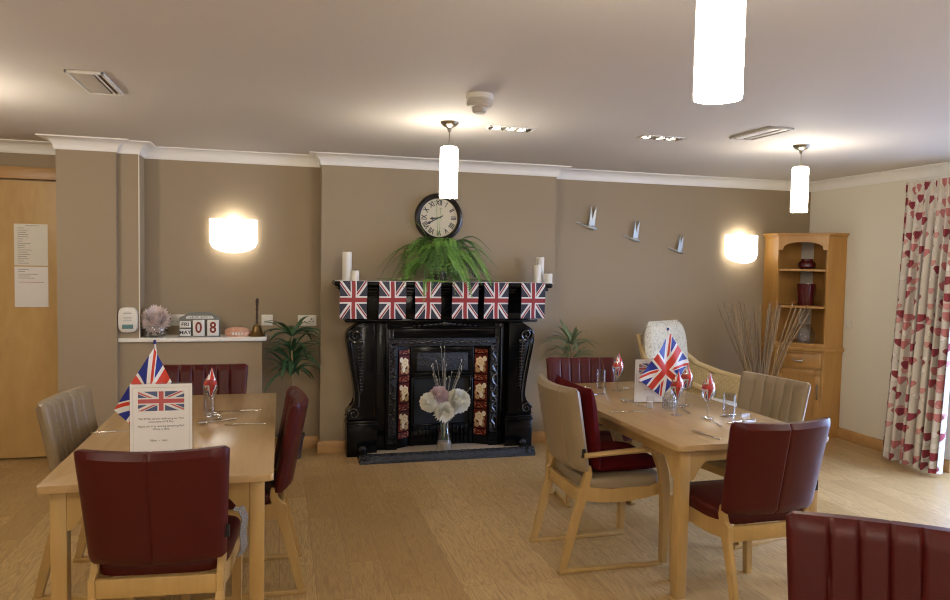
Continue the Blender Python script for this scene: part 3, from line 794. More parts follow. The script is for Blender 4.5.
# ------------------------------------------------------------ things on walls
def plate(x, y, z, w_, h_, label, cat, name, feats):
    t = thing(name, label, cat, (x, y, z))
    MB().box(-w_/2, w_/2, -.010, 0, -h_/2, h_/2, .003).build('plate', M['plastic'], t); feats(t)
def twin(t):
    for s in (-1, 1):
        q = MB()
        q.box(s*.034-.004, s*.034+.004, -.0115, -.009, .006, .018).box(s*.034-.018, s*.034-.009, -.0115, -.009, -.012, -.006).box(s*.034+.009, s*.034+.018, -.0115, -.009, -.012, -.006)
        q.build('socket_holes', M['tag'], t, smooth=False)
        MB().box(s*.052-.006, s*.052+.006, -.015, -.009, .016, .032, .002).build('rocker', M['plastic'], t)
plate(.212, YL, 1.060, .150, .088, 'white twin power socket on the alcove wall above the dark plant', 'socket', 'power_socket', twin)
plate(-.105, YL, 1.064, .088, .088, 'white single dial plate on the wall behind the hand bell', 'switch', 'dimmer_switch',
      lambda t: MB().lathe([(0, .010), (.020, .010), (.018, .026), (0, .027)], 20, mtx=Matrix.Rotation(pi/2, 4, 'X')).build('dial', M['plastic'], t))
plate(-.800, YL, 1.066, .150, .088, 'white wall socket between dahlia bowl and block calendar', 'socket', 'power_socket', twin)
t = thing('light_switch', 'white light switch on the cream wall beside the corner cabinet', 'switch', (X1, 5.50, 1.06))
MB().box(-.010, 0, -.043, .043, -.043, .043, .003).build('plate', M['plastic'], t); MB().box(-.015, -.008, -.008, .008, -.014, .014, .002).build('rocker', M['plastic'], t)
t = thing('air_freshener', 'white oval-cornered wall dispenser with teal label beside the ledge', 'dispenser', (-1.092, YS, 1.090))
q = MB(); ol = []
for i in range(40):
    a = 2*pi*i/40; c_, s_ = cos(a), sin(a); ol.append((.064*abs(c_)**.45*(1 if c_ > 0 else -1), .094*abs(s_)**.6*(1 if s_ > 0 else -1)))
q.prism(ol, -.045, 0, 'y', bev=.008); q.build('case', M['plastic'], t)
MB().box(-.038, .038, -.047, -.044, -.066, -.034, .001).build('label_panel', M['teal'], t)
q = MB()
for k, (w_, z) in enumerate([(.024, .058), (.030, .048), (.030, .020), (.028, .008), (.030, -.006)]): q.box(-w_, w_, -.0465, -.0445, z-.0015, z+.0015)
q.build('printed_lines', M['grey_print'], t, smooth=False)
# door notices
def notice(zc, h_, label, lines, m, red=None):
    t = thing('door_notice', label, 'notice', (-1.817, YD-.0115, zc))
    MB().box(-.113, .113, -.003, 0, -h_/2, h_/2).build('sheet', m, t, smooth=False)
    q = MB()
    for (x, z, w_) in lines: q.box(x, x+w_, -.0038, -.0028, z-.0018, z+.0018)
    q.build('text_lines', M['grey_print'], t, smooth=False)
    if red: MB().box(-.085, .085, -.0045, -.0035, red-.0015, red+.0015).build('red_line', M['ink2'], t, smooth=False)
rr = random.Random(3)
notice(1.633, .312, 'upper typed notice in a wrinkled plastic sleeve on the door', [(-.035, .143, .09)]+[(-.088, .125-k*.0165, rr.uniform(.03, .095)) for k in range(17)], M['sleeve'])
notice(1.316, .305, 'lower notice sheet with red underline on the door', [(-.088, .13, .07), (-.088, .115, .045), (-.088, .095, .13), (-.088, .081, .08), (-.088, .066, .11)], M['paper'], .035)
# birds
def bird(x, z, s, label):
    t = thing('wall_bird', label, 'wall ornament', (x, YR, z))
    q = MB()
    q.tube([(-.150*s, -.025, .040*s), (-.128*s, -.025, .036*s), (-.115*s, -.025, .030*s), (-.06*s, -.025, .013*s), (-.03*s, -.025, .006*s), (.0, -.025, 0), (.035*s, -.023, -.012*s), (.058*s, -.02, -.018*s)], [.002*s, .008*s, .006*s, .008*s, .015*s, .023*s, .016*s, .006*s], 10, upv=(0, 1, 0), flat=.7)
    q.build('body', M['pewter'], t)
    for ol, y in (([(-.036, .008), (-.022, .08), (-.016, .14), (-.014, .196), (-.006, .172), (.000, .12), (.004, .06), (.008, 0)], -.030), ([(.0, .0), (.008, .07), (.022, .13), (.043, .190), (.046, .15), (.040, .09), (.034, .04), (.030, -.004)], -.018)):
        q = MB(); q.prism([(a*s, b*s) for a, b in ol], y-.005, y+.004, 'y', bev=.002); q.build('wing', M['pewter'], t)
    MB().tube([(0, 0, -.005*s), (0, -.02, -.005*s)], .003, 6).build('mounting_pin', M['pewter'], t)
bird(2.694, 1.897, 1.0, 'largest pewter flying goose ornament, leftmost of three on wall')
bird(3.130, 1.801, .90, 'middle pewter flying goose ornament of three on the wall')
bird(3.590, 1.700, .80, 'smallest pewter flying goose ornament, nearest the wall light')

# ------------------------------------------------------------ ledge things
t = thing('dahlia_bowl', 'round glass bowl on the ledge holding a pale pink dahlia', 'bowl', (-.918, 5.93, .951))
MB().lathe([(0, 0), (.060, 0), (.083, .02), (.090, .05), (.085, .075), (.079, .09), (.076, .088), (.083, .07), (.086, .05), (.079, .022), (.05, .006), (0, .006)], 32).build('glass_bowl', M['glass'], t)
q = MB(); rr = random.Random(5)
for k in range(26): q.ball((rr.uniform(-.05, .05), rr.uniform(-.05, .05), .014+rr.uniform(0, .03)), .013, seg=8)
q.build('glass_pebbles', M['chrome'], t)
o = thing('dahlia', 'big pale pink dahlia head resting in the glass bowl', 'flower', (-.918, 5.93, 1.02))
q = MB(); bloom(q, (0, 0, .062), .112, 230, 'star', 9, (.1, -.75, .75)); q.build('bloom', M['dahlia'], o, fixn=False, thick=.0007)
MB().tube([(0, 0, .05), (.005, 0, -.03)], .004, 6).build('stem', M['leaf'], o)
# block calendar
cal = thing('block_calendar', 'grey wooden block calendar reading FRI MAY 08 on the ledge', 'calendar', (-.600, 5.915, .951))
q = MB(); ol = [(-.150, 0), (.148, 0), (.148, .140), (.143, .152), (.105, .165), (.092, .185), (.0, .192), (-.092, .185), (-.105, .165), (-.145, .152), (-.150, .140)]
q.prism(ol, .0, .018, 'y', bev=.003); q.box(-.150, .148, -.038, .0, 0, .008, .002).box(-.150, .148, -.038, .0, .074, .080, .001) if False else q.box(-.150, .148, -.038, .0, 0, .008, .002)
q.build('stand', M['slategrey'], cal)
plq = MB(); ol = [(.095*cos(a)*1.02 if abs(cos(a)) < .97 else .1*cos(a), .148+.0-.0+.0135*sin(a)) for a in [2*pi*i/24 for i in range(24)]]
plq.prism([(-.098, .140), (.098, .140), (.1, .152), (.085, .162), (-.085, .162), (-.1, .152)], -.003, 0, 'y'); pq = plq.build('title_plaque', M['cardwhite'], cal, smooth=False)
q = MB(); rr = random.Random(2)
for k in range(14):
    if k in (6,): continue
    x = -.082+k*.0126; q.box(x, x+.0018, -.0042, -.003, .144, .158); q.box(x+.003, x+.008, -.0042, -.003, rr.choice([.145, .150, .155]), rr.choice([.1475, .1525, .1575]))
q.build('worn_lettering', M['slategrey'], pq, smooth=False)
for (x0_, x1_, z0_, z1_, s_, sz, mm) in ((-.142, -.062, .074, .122, 'FRI', .036, 'ink'), (-.142, -.062, .010, .062, 'MAY', .036, 'ink'), (-.048, .036, .010, .130, '0', .118, 'redtext'), (.056, .140, .010, .130, '8', .118, 'redtext')):
    q = MB(); q.box(x0_, x1_, -.034, -.002, z0_, z1_, .003); b = q.build('date_block', M['cardwhite'], cal)
    text('lettering', s_, sz, M[mm], b, ((x0_+x1_)/2, -.0345, (z0_+z1_)/2-.0), FRONT, bold=.0022 if sz > .1 else .0009, sx=.85 if sz > .1 else 1.15)
# salmon dish with lid
t = thing('trinket_tin', 'small oval salmon-coloured patterned dish on the ledge', 'dish', (-.325, 5.93, .951))
MB().lathe([(0, 0), (.078, 0), (.092, .012), (.096, .030), (.090, .042), (0, .042)], 32, sy=.6).build('base', M['tinorange'], t)
MB().lathe([(.092, .040), (.093, .048), (.075, .064), (.04, .072), (0, .073)], 32, sy=.6).build('lid', M['tinorange'], t)
q = MB(); 
for k, x in enumerate((-.03, -.008, .014, .034)): q.box(x-.007, x+.007, -.0605, -.050, .014, .034, .003)
q.build('white_motif', M['cardwhite'], t)
# hand bell
t = thing('hand_bell', 'brass hand bell with dark turned handle on the ledge end', 'bell', (-.178, 5.93, .951))
MB().lathe([(.0, .07), (.058, .0), (.066, .0), (.064, .008), (.050, .022), (.038, .045), (.034, .068), (.028, .084), (.012, .092), (.010, .104), (0, .104)], 28).build('brass_bell', M['brass'], t)
MB().lathe([(.0, .100), (.010, .100), (.013, .108), (.008, .118), (.011, .15), (.009, .175), (.007, .195), (.012, .21), (.009, .222), (.011, .25), (.013, .275), (.009, .296), (0, .300)], 16).build('handle', M['dark_wood'], t)
MB().ball((0, 0, .012), .012).build('clapper', M['brass'], t)

# ------------------------------------------------------------ plants
def strap_plant(name, label, x, y, z0, stem_h, n, Lr, w_, m, seed, ylim=None, tiers=(0,), xlim=None, zr=(.35, 1)):
    t = thing(name, label, 'potted plant', (x, y, z0))
    r = random.Random(seed)
    MB().lathe([(0, 0), (.075, 0), (.10, .17), (.107, .17), (.107, .19), (.092, .19), (.088, .17), (0, .165)], 28).build('pot', M['pot'], t)
    q = MB(); q.tube([(0, 0, .16), (.008, .004, .16+stem_h*.5), (0, 0, .16+stem_h)], [.011, .009, .008], 8); q.build('stem', M['stick'], t)
    for k in range(n):
        az = r.uniform(0, 2*pi); L = r.uniform(*Lr); el = r.uniform(*zr); b = Vector((0, 0, .16+stem_h*(r.choice(tiers) if len(tiers) > 1 else 1)))
        dv = Vector((cos(az), sin(az), 0)); q = MB(); N = 9; rows = []
        for i in range(N+1):
            s = i/N; p = b+dv*L*(s*cos(el*.9)+.02)+Vector((0, 0, L*(sin(el*1.25)*s-.85*s*s*(1.15-el*.6))))
            sd = Vector((-dv.y, dv.x, 0)); ww = w_*sin(pi*min(1, .12+s*.88))**.8*.5
            for pp in (p,):
                pp.y = min(pp.y, (ylim-y)) if ylim else pp.y
                if xlim: pp.x = max(min(pp.x, xlim[1]-x), xlim[0]-x)
            rows.append([q.bm.verts.new(p-sd*ww+Vector((0, 0, ww*.35))), q.bm.verts.new(p), q.bm.verts.new(p+sd*ww+Vector((0, 0, ww*.35)))])
        for a, c in zip(rows, rows[1:]):
            for j in (0, 1): q.bm.faces.new((a[j], a[j+1], c[j+1], c[j]))
        q.build('leaf', m, t, fixn=False, thick=.0008)
    return t
strap_plant('potted_dracaena', 'dark green strap-leaved plant standing by the chimney breast, left side', .085, 5.80, 0, .80, 74, (.24, .38), .034, M['leaf'], 21, ylim=6.04, tiers=(.62, .74, .86, 1.0), xlim=(-.12, .30))
strap_plant('potted_spider_plant', 'pale green strap-leaved plant behind the maroon chair, right alcove', 2.40, 5.72, 0, .72, 56, (.22, .36), .024, M['leaf2'], 22, ylim=5.89, tiers=(.8, .9, 1.0), zr=(.4, 1.25))

# ------------------------------------------------------------ tables
def round_rect(x0, x1, y0, y1, r, n=6):
    pts = []
    for cx, cy, a0 in ((x1-r, y1-r, 0), (x0+r, y1-r, 90), (x0+r, y0+r, 180), (x1-r, y0+r, 270)):
        for i in range(n+1):
            a = radians(a0+90*i/n); pts.append((cx+r*cos(a), cy+r*sin(a)))
    return pts
def table(x, y, W_, L_, rz, label, rad):
    t = thing('dining_table', label, 'table', (x, y, 0), rz)
    MB().prism(round_rect(-W_/2, W_/2, -L_/2, L_/2, rad), .712, .74, 'z', bev=.005).build('tabletop', M['top'], t)
    ix, iy = W_/2-.035, L_/2-.035; lw = .056
    for sx in (-1, 1):
        for sy in (-1, 1):
            MB().box(*sorted((sx*ix, sx*(ix-lw))), *sorted((sy*iy, sy*(iy-lw))), 0, .712, .005).build('leg', M['beech'], t)
    def apron(n_, half, flip, off):
        z1, z0 = .711, .652; e = half-lw; c = .085
        ol = [(-e, z1), (e, z1), (e, .56), (e-.02, .565)]
        for i in range(7): a = i/6; ol.append((e-.02-c*a*.9, .565+(z0-.565)*sin(a*pi/2)**1.0))
        ol += [(-p[0], p[1]) for p in reversed(ol[2:])]
        q = MB(); q.prism(ol, off-.011, off+.011, 'x' if flip else 'y'); q.build('apron', M['beech'], t, smooth=False)
    for s in (-1, 1):
        apron(0, ix, False, s*(iy-.014)); apron(0, iy, True, s*(ix-.014))
    return t
TL = table(-.430, 3.705, .815, 1.735, 0, 'beech dining table at left beneath the ledge, near the door', .015)
TR = table(2.168, 3.775, .860, 1.700, radians(1.6), 'beech dining table at right with rounded corners and the pale armchair', .035)
TZ = .74

# ------------------------------------------------------------ chairs (local +Y is the way the sitter faces)
def panel(W_, z0, z1, yb, yt, T_, bow, ribs, backseams, ear=.008, arch=0):
    q = MB(); nv = 18; hw = W_/2; rings = []
    seams = [.073*(k-(ribs-1)/2) for k in range(ribs)]
    NX = 90; xs = [-1+2*i/NX for i in range(NX+1)]
    def sec(xn): return max(0, 1-abs(xn)**9)**.5
    ringdef = [(x, 1) for x in xs] + [(x, -1) for x in reversed(xs[1:-1])]
    for j in range(nv+1):
        v = j/nv; cut = min(v, 1-v)*nv/1.1; e = sqrt(max(0, 1-(1-min(1, cut))**2))
        if j in (0, nv): e = .45
        ring_ = []
        for xn, sd in ringdef:
            X = hw*xn*(1-.085*(1-v)); Y = sd*T_/2*sec(xn)*e
            if sd > 0:
                for sx in seams: Y -= .010*exp(-((X-sx)/.005)**2)*min(1, e)
            else:
                for sx in backseams: Y += .005*exp(-((X-sx)/.0035)**2)
            z = z0+(z1-z0)*v + ear*(xn*xn)*v - arch*(1-xn*xn)*(1-v)
            z -= (v-.5)*2*max(0, abs(xn)-.93)/.07*.012
            ring_.append(q.bm.verts.new((X, yb+(yt-yb)*v+Y+bow*xn*xn, z)))
        rings.append(ring_)
    n = len(ringdef)
    for a, b in zip(rings, rings[1:]):
        for i in range(n): q.bm.faces.new((a[i], a[(i+1) % n], b[(i+1) % n], b[i]))
    for R_ in (rings[0], rings[-1]):      # close ends by strips
        for i in range(NX):
            a, b = R_[i], R_[i+1]; c = R_[(n-i) % n] if i else R_[0]; d_ = R_[n-i-1] if i+1 < NX else R_[NX]
            vs = []
            for v_ in (a, b, d_, c):
                if v_ not in vs: vs.append(v_)
            if len(vs) > 2: q.bm.faces.new(vs)
    return q
def seat_pad(W_, y0, y1, z0, z1, taper=.96):
    q = MB(); n = 48; rings = []
    prof = [(0, .0, .95), (1, .0, .98), (1, .35, 1.0), (1, .75, 1.0), (1, .92, .975), (1, 1.0, .93), (0, 1.08, .6), (0, 1.10, .3)]
    cy = (y0+y1)/2; hy = (y1-y0)/2
    for _, h_, sc_ in prof:
        R_ = []
        for i in range(n):
            a = 2*pi*i/n; c_, s_ = cos(a), sin(a)
            X = W_/2*sc_*abs(c_)**.35*(1 if c_ > 0 else -1); Y = hy*sc_*abs(s_)**.35*(1 if s_ > 0 else -1)
            wf_ = taper+(1-taper)*(Y/hy*.5+.5)
            R_.append(q.bm.verts.new((X*wf_, cy+Y, z0+(z1-z0)*h_)))
        rings.append(R_)
    for a, b in zip(rings, rings[1:]):
        for i in range(n): q.bm.faces.new((a[i], a[(i+1) % n], b[(i+1) % n], b[i]))
    q.bm.faces.new(rings[0][::-1]); q.bm.faces.new(rings[-1])
    return q
def make_chair(label, m, runners, arms=False, group=None, bottom=.478):
    t = thing('dining_armchair' if arms else 'dining_chair', label, 'chair', group=group)
    top = .940 if arms else .896
    zb = .515 if arms else bottom
    panel(.52 if arms else .512, zb, top, -.232, -.310, .070, .045, 5, [-.004] if not arms else [-.15, .15]).build('backrest', m, t)
    seat_pad(.475, -.205, .255, .425, .482).build('seat', m, t)
    # tag on the backrest side
    MB().box(.225, .247, -.222, -.205, zb+.08, zb+.125).build('care_tag', M['tag'], t, smooth=False)
    rg_ = .215
    def cleg(pts, w_, d_):
        q = MB(); N = len(pts)
        rings = []
        for i, (x, y, z) in enumerate(pts):
            ww, dd = w_[i]/2, d_[i]/2
            rings.append([q.bm.verts.new((x+a, y+b, z)) for a, b in ((-ww, -dd), (ww, -dd), (ww, dd), (-ww, dd))])
        for a, b in zip(rings, rings[1:]):
            for i in range(4): q.bm.faces.new((a[i], a[(i+1) % 4], b[(i+1) % 4], b[i]))
        q.bm.faces.new(rings[0][::-1]); q.bm.faces.new(rings[-1])
        es = [e for e in q.bm.edges if abs((e.verts[0].co-e.verts[1].co).normalized().z) > .5]
        bmesh.ops.bevel(q.bm, geom=es, offset=.004, segments=2, affect='EDGES')
        return q
    zf = .022 if runners else 0
    for s in (-1, 1):
        pr = [(s*rg_, -.300, zf), (s*rg_, -.272, .14), (s*rg_, -.236, .28), (s*rg_, -.200, .40), (s*rg_, -.176, zb-.012), (s*rg_, -.178, zb+.03)]
        cleg(pr, [.028]*6, [.036, .040, .046, .050, .040, .03]).build('leg', M['beech'], t)
        if arms:
            pf = [(s*.243, .245, zf), (s*.243, .247, .25), (s*.243, .243, .42), (s*.243, .230, .51), (s*.243, .20, .59), (s*.243, .165, .622)]
            cleg(pf, [.036]*6, [.036, .042, .05, .052, .056, .04]).build('leg', M['beech'], t)
            q = MB(); pa = [(s*.248, -.215, .606), (s*.25, -.12, .612), (s*.252, 0, .618), (s*.25, .10, .622), (s*.246, .17, .620), (s*.243, .205, .606)]
            for a, b in zip(pa, pa[1:]): pass
            q.tube(pa, [.022, .022, .023, .025, .026, .022], 8, flat=.62, upv=(0, 0, 1)); q.build('armrest', M['beech'], t)
        else:
            cleg([(s*.213, .205, zf), (s*.213, .215, .25), (s*.213, .218, .425)], [.034, .036, .038], [.034, .036, .038]).build('leg', M['beech'], t)
        # curved side rail
        yf = .222
        ol = [(-.235, .425), (-.20, .446), (-.14, .432), (-.05, .422), (.08, .424), (yf, .436), (yf, .375), (.15, .362), (.02, .350), (-.10, .354), (-.20, .372), (-.235, .36)]
        q = MB(); q.prism([(a, b) for a, b in ol], s*rg_-.012, s*rg_+.012, 'x', bev=.003); q.build('side_rail', M['beech'], t, smooth=False)
        if runners:
            q = MB(); q.beam((s*rg_, -.325, .011), (s*rg_, .275, .011), .022, .036, .004, up=(0, 1, 0)) if False else q.box(s*rg_-.018, s*rg_+.018, -.325, .252, 0, .022, .005)
            q.build('runner', M['beech'], t)
    MB().box(-rg_, rg_, -.226, -.202, .355, .424, .004).build('rear_rail', M['beech'], t)
    MB().box(-.213, .213, .205, .228, .372, .428, .004).build('front_rail', M['beech'], t)
    return t
def put(t, x, y, deg, label=None):
    t.location = (x, y, 0); t.rotation_euler = (0, 0, radians(deg))
    if label: t['label'] = label
G = 'upholstered dining chairs around the tables'
cA = make_chair('dark red dining chair with plain back nearest the camera, left table', M['red'], False, group=G)
put(cA, -.402, 2.945, -5)
cB = copy_tree(cA); put(cB, 2.115, 2.940, 1, 'dark red dining chair with plain back, near end of right table')
cC = copy_tree(cA); put(cC, 1.388, 1.283, 145, 'ribbed dark red chair cut off by the bottom right corner')
cR = make_chair('dark red chair seen from its side at right of the left table', M['red'], True, group=G)
put(cR, -.205, 3.625, 91)
cD = copy_tree(cR); put(cD, -.450, 4.455, 180, 'ribbed dark red chair below the ledge, far end of left table')
cE = copy_tree(cR); put(cE, 2.040, 4.480, 174.5, 'ribbed maroon chair before the right alcove plant, far end of right table')
cT = make_chair('ribbed taupe chair before the door side of the left table', M['taupe'], True, group=G)
put(cT, -.722, 3.76, -98)
cU = copy_tree(cT); put(cU, 2.640, 3.690, 101, 'ribbed taupe chair at the right table in front of corner cabinet')
cV = make_chair('pale taupe armchair holding two red cushions, left of right table', M['taupe'], True, True, group=G)
put(cV, 1.685, 3.555, -90)

# strap of grey tweed hanging at the near-left chair
t = thing('tweed_strap', 'grey tweed fabric strap hanging on the near left red chair', 'strap', (-.168, 2.79, .515))
q = MB(); cl = [(0, -.035, .125), (.02, -.02, .115), (.030, .0, .08), (.022, .01, .02), (.026, .02, -.04), (.010, .03, -.075)]
q.grid(lambda u, v: Vector(cl[min(5, int(v*5))]).lerp(Vector(cl[min(5, int(v*5)+1)]), v*5-int(v*5)) + Vector((u*.022, u*.026-.013, .004*sin(u*9))), 4, 15)
q.build('strap_cloth', M['tweed'], t, thick=.004, fixn=False)

# cushions on the armchair
def cushion(name, label, loc, rot, a, b, c_, m, seed=1):
    q = MB(); n = 26
    for sgn in (1, -1):
        def f(u, v):
            X, Y = u*2-1, v*2-1; e = max(0, (1-abs(X)**4))*max(0, (1-abs(Y)**4)); e = e**.42
            pin = 1-.05*(1-abs(X)**2)*abs(Y)**3-.05*(1-abs(Y)**2)*abs(X)**3
            return Vector((X*a*pin, Y*b*pin, sgn*c_*e*(1+.08*noise.noise(Vector((X*2, Y*2, seed))))+0))
        q.grid(f, n, n)
    bmesh.ops.remove_doubles(q.bm, verts=q.bm.verts, dist=.0005)
    o = q.build(name, m); o.location = loc; o.rotation_euler = rot
    return tag(o, label, 'cushion')
cushion('back_cushion', 'upright dark red velvet cushion leaning on pale armchair back', (1.535, 3.555, .728), (0, radians(82), 0), .215, .238, .050, M['red_velvet'], 3)
cushion('seat_cushion', 'flat dark red velvet cushion lying on the armchair seat', (1.745, 3.555, .528), (0, 0, 0), .195, .215, .042, M['red_velvet'], 5)

# ------------------------------------------------------------ tableware
def wine_glass(x, y, label, nseed, ang=0):
    t = thing('wine_glass', label, 'glass', (x, y, TZ))
    MB().lathe([(0, .004), (.010, .004), (.032, .001), (.034, .0025), (.012, .007), (.005, .014), (.004, .05), (.0045, .082), (.012, .092), (.028, .112), (.036, .135), (.037, .155), (.034, .178), (.031, .196), (.030, .196), (.033, .178), (.0355, .155), (.0345, .135), (.027, .114), (.010, .096), (0, .094)], 28).build('glass_body', M['glass'], t)
    r = random.Random(nseed)
    nk = thing('flag_napkin', 'union flag paper napkin folded into '+label.replace('stemmed wine glass', 'the wine glass'), 'napkin', (x, y, TZ+.102), ang)
    q = MB(); hh = .155
    def f(u, v):
        a = (u-.5)*2*pi*.93; rr_ = (.006+.027*min(1, v*2.6))*(1-.0*v)
        if v > .5: rr_ *= 1-.97*((v-.5)/.5)**.9
        pl = 1+.10*sin(u*22+nseed)
        return Vector((rr_*pl*sin(a)+.010*max(0, v-.45), -rr_*pl*cos(a), hh*v*(1-.10*abs(sin(a*.5)))))
    q.grid(f, 40, 18); o = q.build('folded_napkin', M['napkin'], nk, thick=.0006, fixn=False)
    return t
def tumbler(x, y, label, h=.115, r=.031):
    t = thing('tumbler', label, 'glass', (x, y, TZ))
    MB().lathe([(0, .008), (r*.86, .008), (r*.90, 0), (r*.94, .003), (r, h), (r*.955, h), (r*.90, .010)], 28).build('glass_body', M['glass'], t)
def fork(x, y, deg, label):
    t = thing('fork', label, 'cutlery', (x, y, TZ), radians(deg)); q = MB()
    q.box(-.095, .035, -.0035, .0035, .003, .006, .001).box(-.095, -.045, -.006, .006, .002, .005, .002); q.build('handle', M['chrome'], t)
    q = MB(); q.prism([(.030, -.004), (.046, -.012), (.060, -.012), (.060, .012), (.046, .012), (.030, .004)], .004, .006, 'z')
    for k in range(4): q.box(.058, .100, -.0118+k*.0068, -.0088+k*.0068, .004, .0062)
    q.build('tines', M['chrome'], t)
def spoon(x, y, deg, label):
    t = thing('spoon', label, 'cutlery', (x, y, TZ), radians(deg))
    q = MB(); q.tube([(-.10, 0, .003), (-.05, 0, .004), (.0, 0, .006), (.045, 0, .008), (.062, 0, .008)], [.007, .006, .0035, .003, .004], 8, flat=.35); q.build('handle', M['chrome'], t)
    q = MB(); q.grid(lambda u, v: Vector((.083+.030*v*cos(2*pi*u), .0185*v*sin(2*pi*u), .002+.009*v*v)), 20, 5); q.build('bowl', M['chrome'], t, thick=.001, fixn=False)
def knife(x, y, deg, label, L=.22):
    t = thing('knife', label, 'cutlery', (x, y, TZ), radians(deg))
    MB().box(-L/2, -.005, -.006, .006, .001, .007, .002).build('handle', M['chrome'], t)
    MB().prism([(-.008, -.005), (L/2-.02, -.009), (L/2, -.002), (L/2-.004, .006), (-.008, .005)], .002, .0035, 'z').build('blade', M['chrome'], t)
# left table
wine_glass(-.350, 3.965, 'stemmed wine glass on the left table', 1, .3)
tumbler(-.365, 4.065, 'straight tumbler just behind the wine glass on left table', .125)
knife(-.215, 4.045, 181, 'knife lying crossways near the far end of left table', .235)
fork(-.165, 3.715, 178, 'fork lying crossways at the right half of left table')
spoon(-.300, 3.800, 215, 'spoon lying by the wine glass foot on left table')
knife(-.735, 3.660, 2, 'knife peeping out left of the framed notice, left table')
spoon(-.700, 4.020, 10, 'spoon at the far left edge of the left table')
t = thing('sauce_sachets', 'small shiny heap of sachets in front of the wine glass, left table', 'sachets', (-.315, 3.855, TZ))
q = MB(); rr = random.Random(6)
for k in range(5):
    q.box(-.022, .022, -.012, .012, 0, .004, .001, Matrix.Translation((rr.uniform(-.03, .03), rr.uniform(-.02, .02), .008+.006*k)) @ Matrix.Rotation(rr.uniform(0, 3), 4, 'Z') @ Matrix.Rotation(rr.uniform(-.5, .5), 4, 'X'))
q.build('sachet_heap', M['chrome'], t)
# right table
tumbler(2.065, 4.400, 'straight tumbler at the far end of right table, near maroon chair', .125)
wine_glass(2.135, 4.300, 'stemmed wine glass next to the far tumbler, right table', 2, .5)
wine_glass(2.118, 3.535, 'stemmed wine glass before the big flag, right table', 3, -.4)
wine_glass(2.322, 3.775, 'stemmed wine glass behind the big flag, right table', 4, .2)
wine_glass(2.245, 3.430, 'stemmed wine glass nearest the red chair, right table', 5, -.2)
tumbler(2.385, 3.440, 'tumbler by the near red chair on right table', .130, .034)
spoon(2.030, 3.870, 107, 'spoon left of the framed notice, right table')
fork(1.905, 4.17, 15, 'fork lying near the far tumbler, right table')
knife(1.885, 3.655, -2, 'knife at the armchair place on right table')
fork(2.010, 3.075, 98, 'fork at the near end of right table')
spoon(2.215, 3.320, 80, 'spoon beside the nearest wine glass, right table')
knife(2.385, 3.325, 15, 'knife near the red chair on right table')
knife(2.455, 3.480, 10, 'knife under the tumbler side at right table edge')
spoon(2.235, 3.640, 75, 'spoon in mid right table behind the nearest wine glass')
knife(2.36, 4.02, 3, 'knife behind the flag toward taupe chair, right table')
spoon(2.29, 4.36, 205, 'spoon at the far end of right table beside wine glass')
knife(1.90, 4.46, 160, 'knife at the far left corner of right table')
t = thing('jam_jar', 'ribbed clear glass jar in front of the right table notice', 'jar', (2.150, 3.665, TZ))
MB().lathe([(0, .006), (.030, .006), (.036, 0), (.040, .006), (.041, .075), (.034, .088), (.034, .10), (.031, .10), (.031, .088), (.037, .074), (.036, .010)], 24).build('glass_body', M['glass'], t)
q = MB(); 
for k in range(18): a = 2*pi*k/18; q.tube([(.041*cos(a), .041*sin(a), .01), (.041*cos(a), .041*sin(a), .072)], .0022, 5)
q.build('ribs', M['glass'], t)
for (x, y, lab) in ((2.075, 3.755, 'clear glass salt shaker left of the ribbed jar'), (2.205, 3.745, 'clear glass pepper shaker behind the ribbed jar')):
    t = thing('shaker', lab, 'shaker', (x, y, TZ))
    MB().lathe([(0, 0), (.020, 0), (.021, .05), (.017, .066), (0, .066)], 12).build('glass_body', M['glass'], t)
    MB().lathe([(0, .002), (.016, .002), (.017, .035), (0, .035)], 12).build('filling', M['salt'], t)
# framed notices (acrylic stand, printed sheet)
def framed(x, y, rz, s, label):
    t = thing('menu_holder', label, 'notice', (x, y, TZ), rz)
    W_, H_ = .215*s, .305*s
    MB().box(-W_/2-.004, W_/2+.004, .003, .006, 0, H_+.006).box(-W_/2-.004, W_/2+.004, 0, .08, 0, .004).build('acrylic_stand', M['acrylic'], t, smooth=False)
    sh = MB().box(-W_/2, W_/2, -.001, .001, .006, H_, 0).build('sheet', M['paper'], t, smooth=False)
    q = MB(); e = .010*s; a, b, c_, d_ = -W_/2+e, W_/2-e, .014*s, H_-.012*s
    for (x0_, x1_, z0_, z1_) in ((a, b, c_, c_+.0008), (a, b, d_-.0008, d_), (a, a+.0008, c_, d_), (b-.0008, b, c_, d_)): q.box(x0_, x1_, -.0016, -.0010, z0_, z1_)
    q.build('border_line', M['grey_print'], sh, smooth=False)
    q = MB(); q.quad((-.080*s, -.0014, .205*s), (.080*s, -.0014, .205*s), (.080*s, -.0014, .278*s), (-.080*s, -.0014, .278*s)); q.build('printed_flag', M['flag_print'], sh, smooth=False, fixn=False)
    text('printed_text', 'This 8 May we are celebrating our 75th\nanniversary of VE Day.', .0098*s, M['ink'], sh, (0, -.0014, .170*s), FRONT, depth=.0002, spacing=1.15)
    text('printed_text', 'Please join in by wearing something Red,\nWhite or Blue.', .0098*s, M['ink'], sh, (0, -.0014, .142*s), FRONT, depth=.0002, spacing=1.15)
    text('printed_text', '10am  –  Service in the lounge' if False else '10am  –  4pm', .011*s, M['ink'], sh, (-.01, -.0014, .094*s), FRONT, depth=.0002)
    return t
framed(-.452, 3.045, radians(-1), 1.06, 'large white notice printed with a union flag, left table')
framed(2.140, 3.885, radians(-7), .86, 'smaller white flag notice standing on the right table')
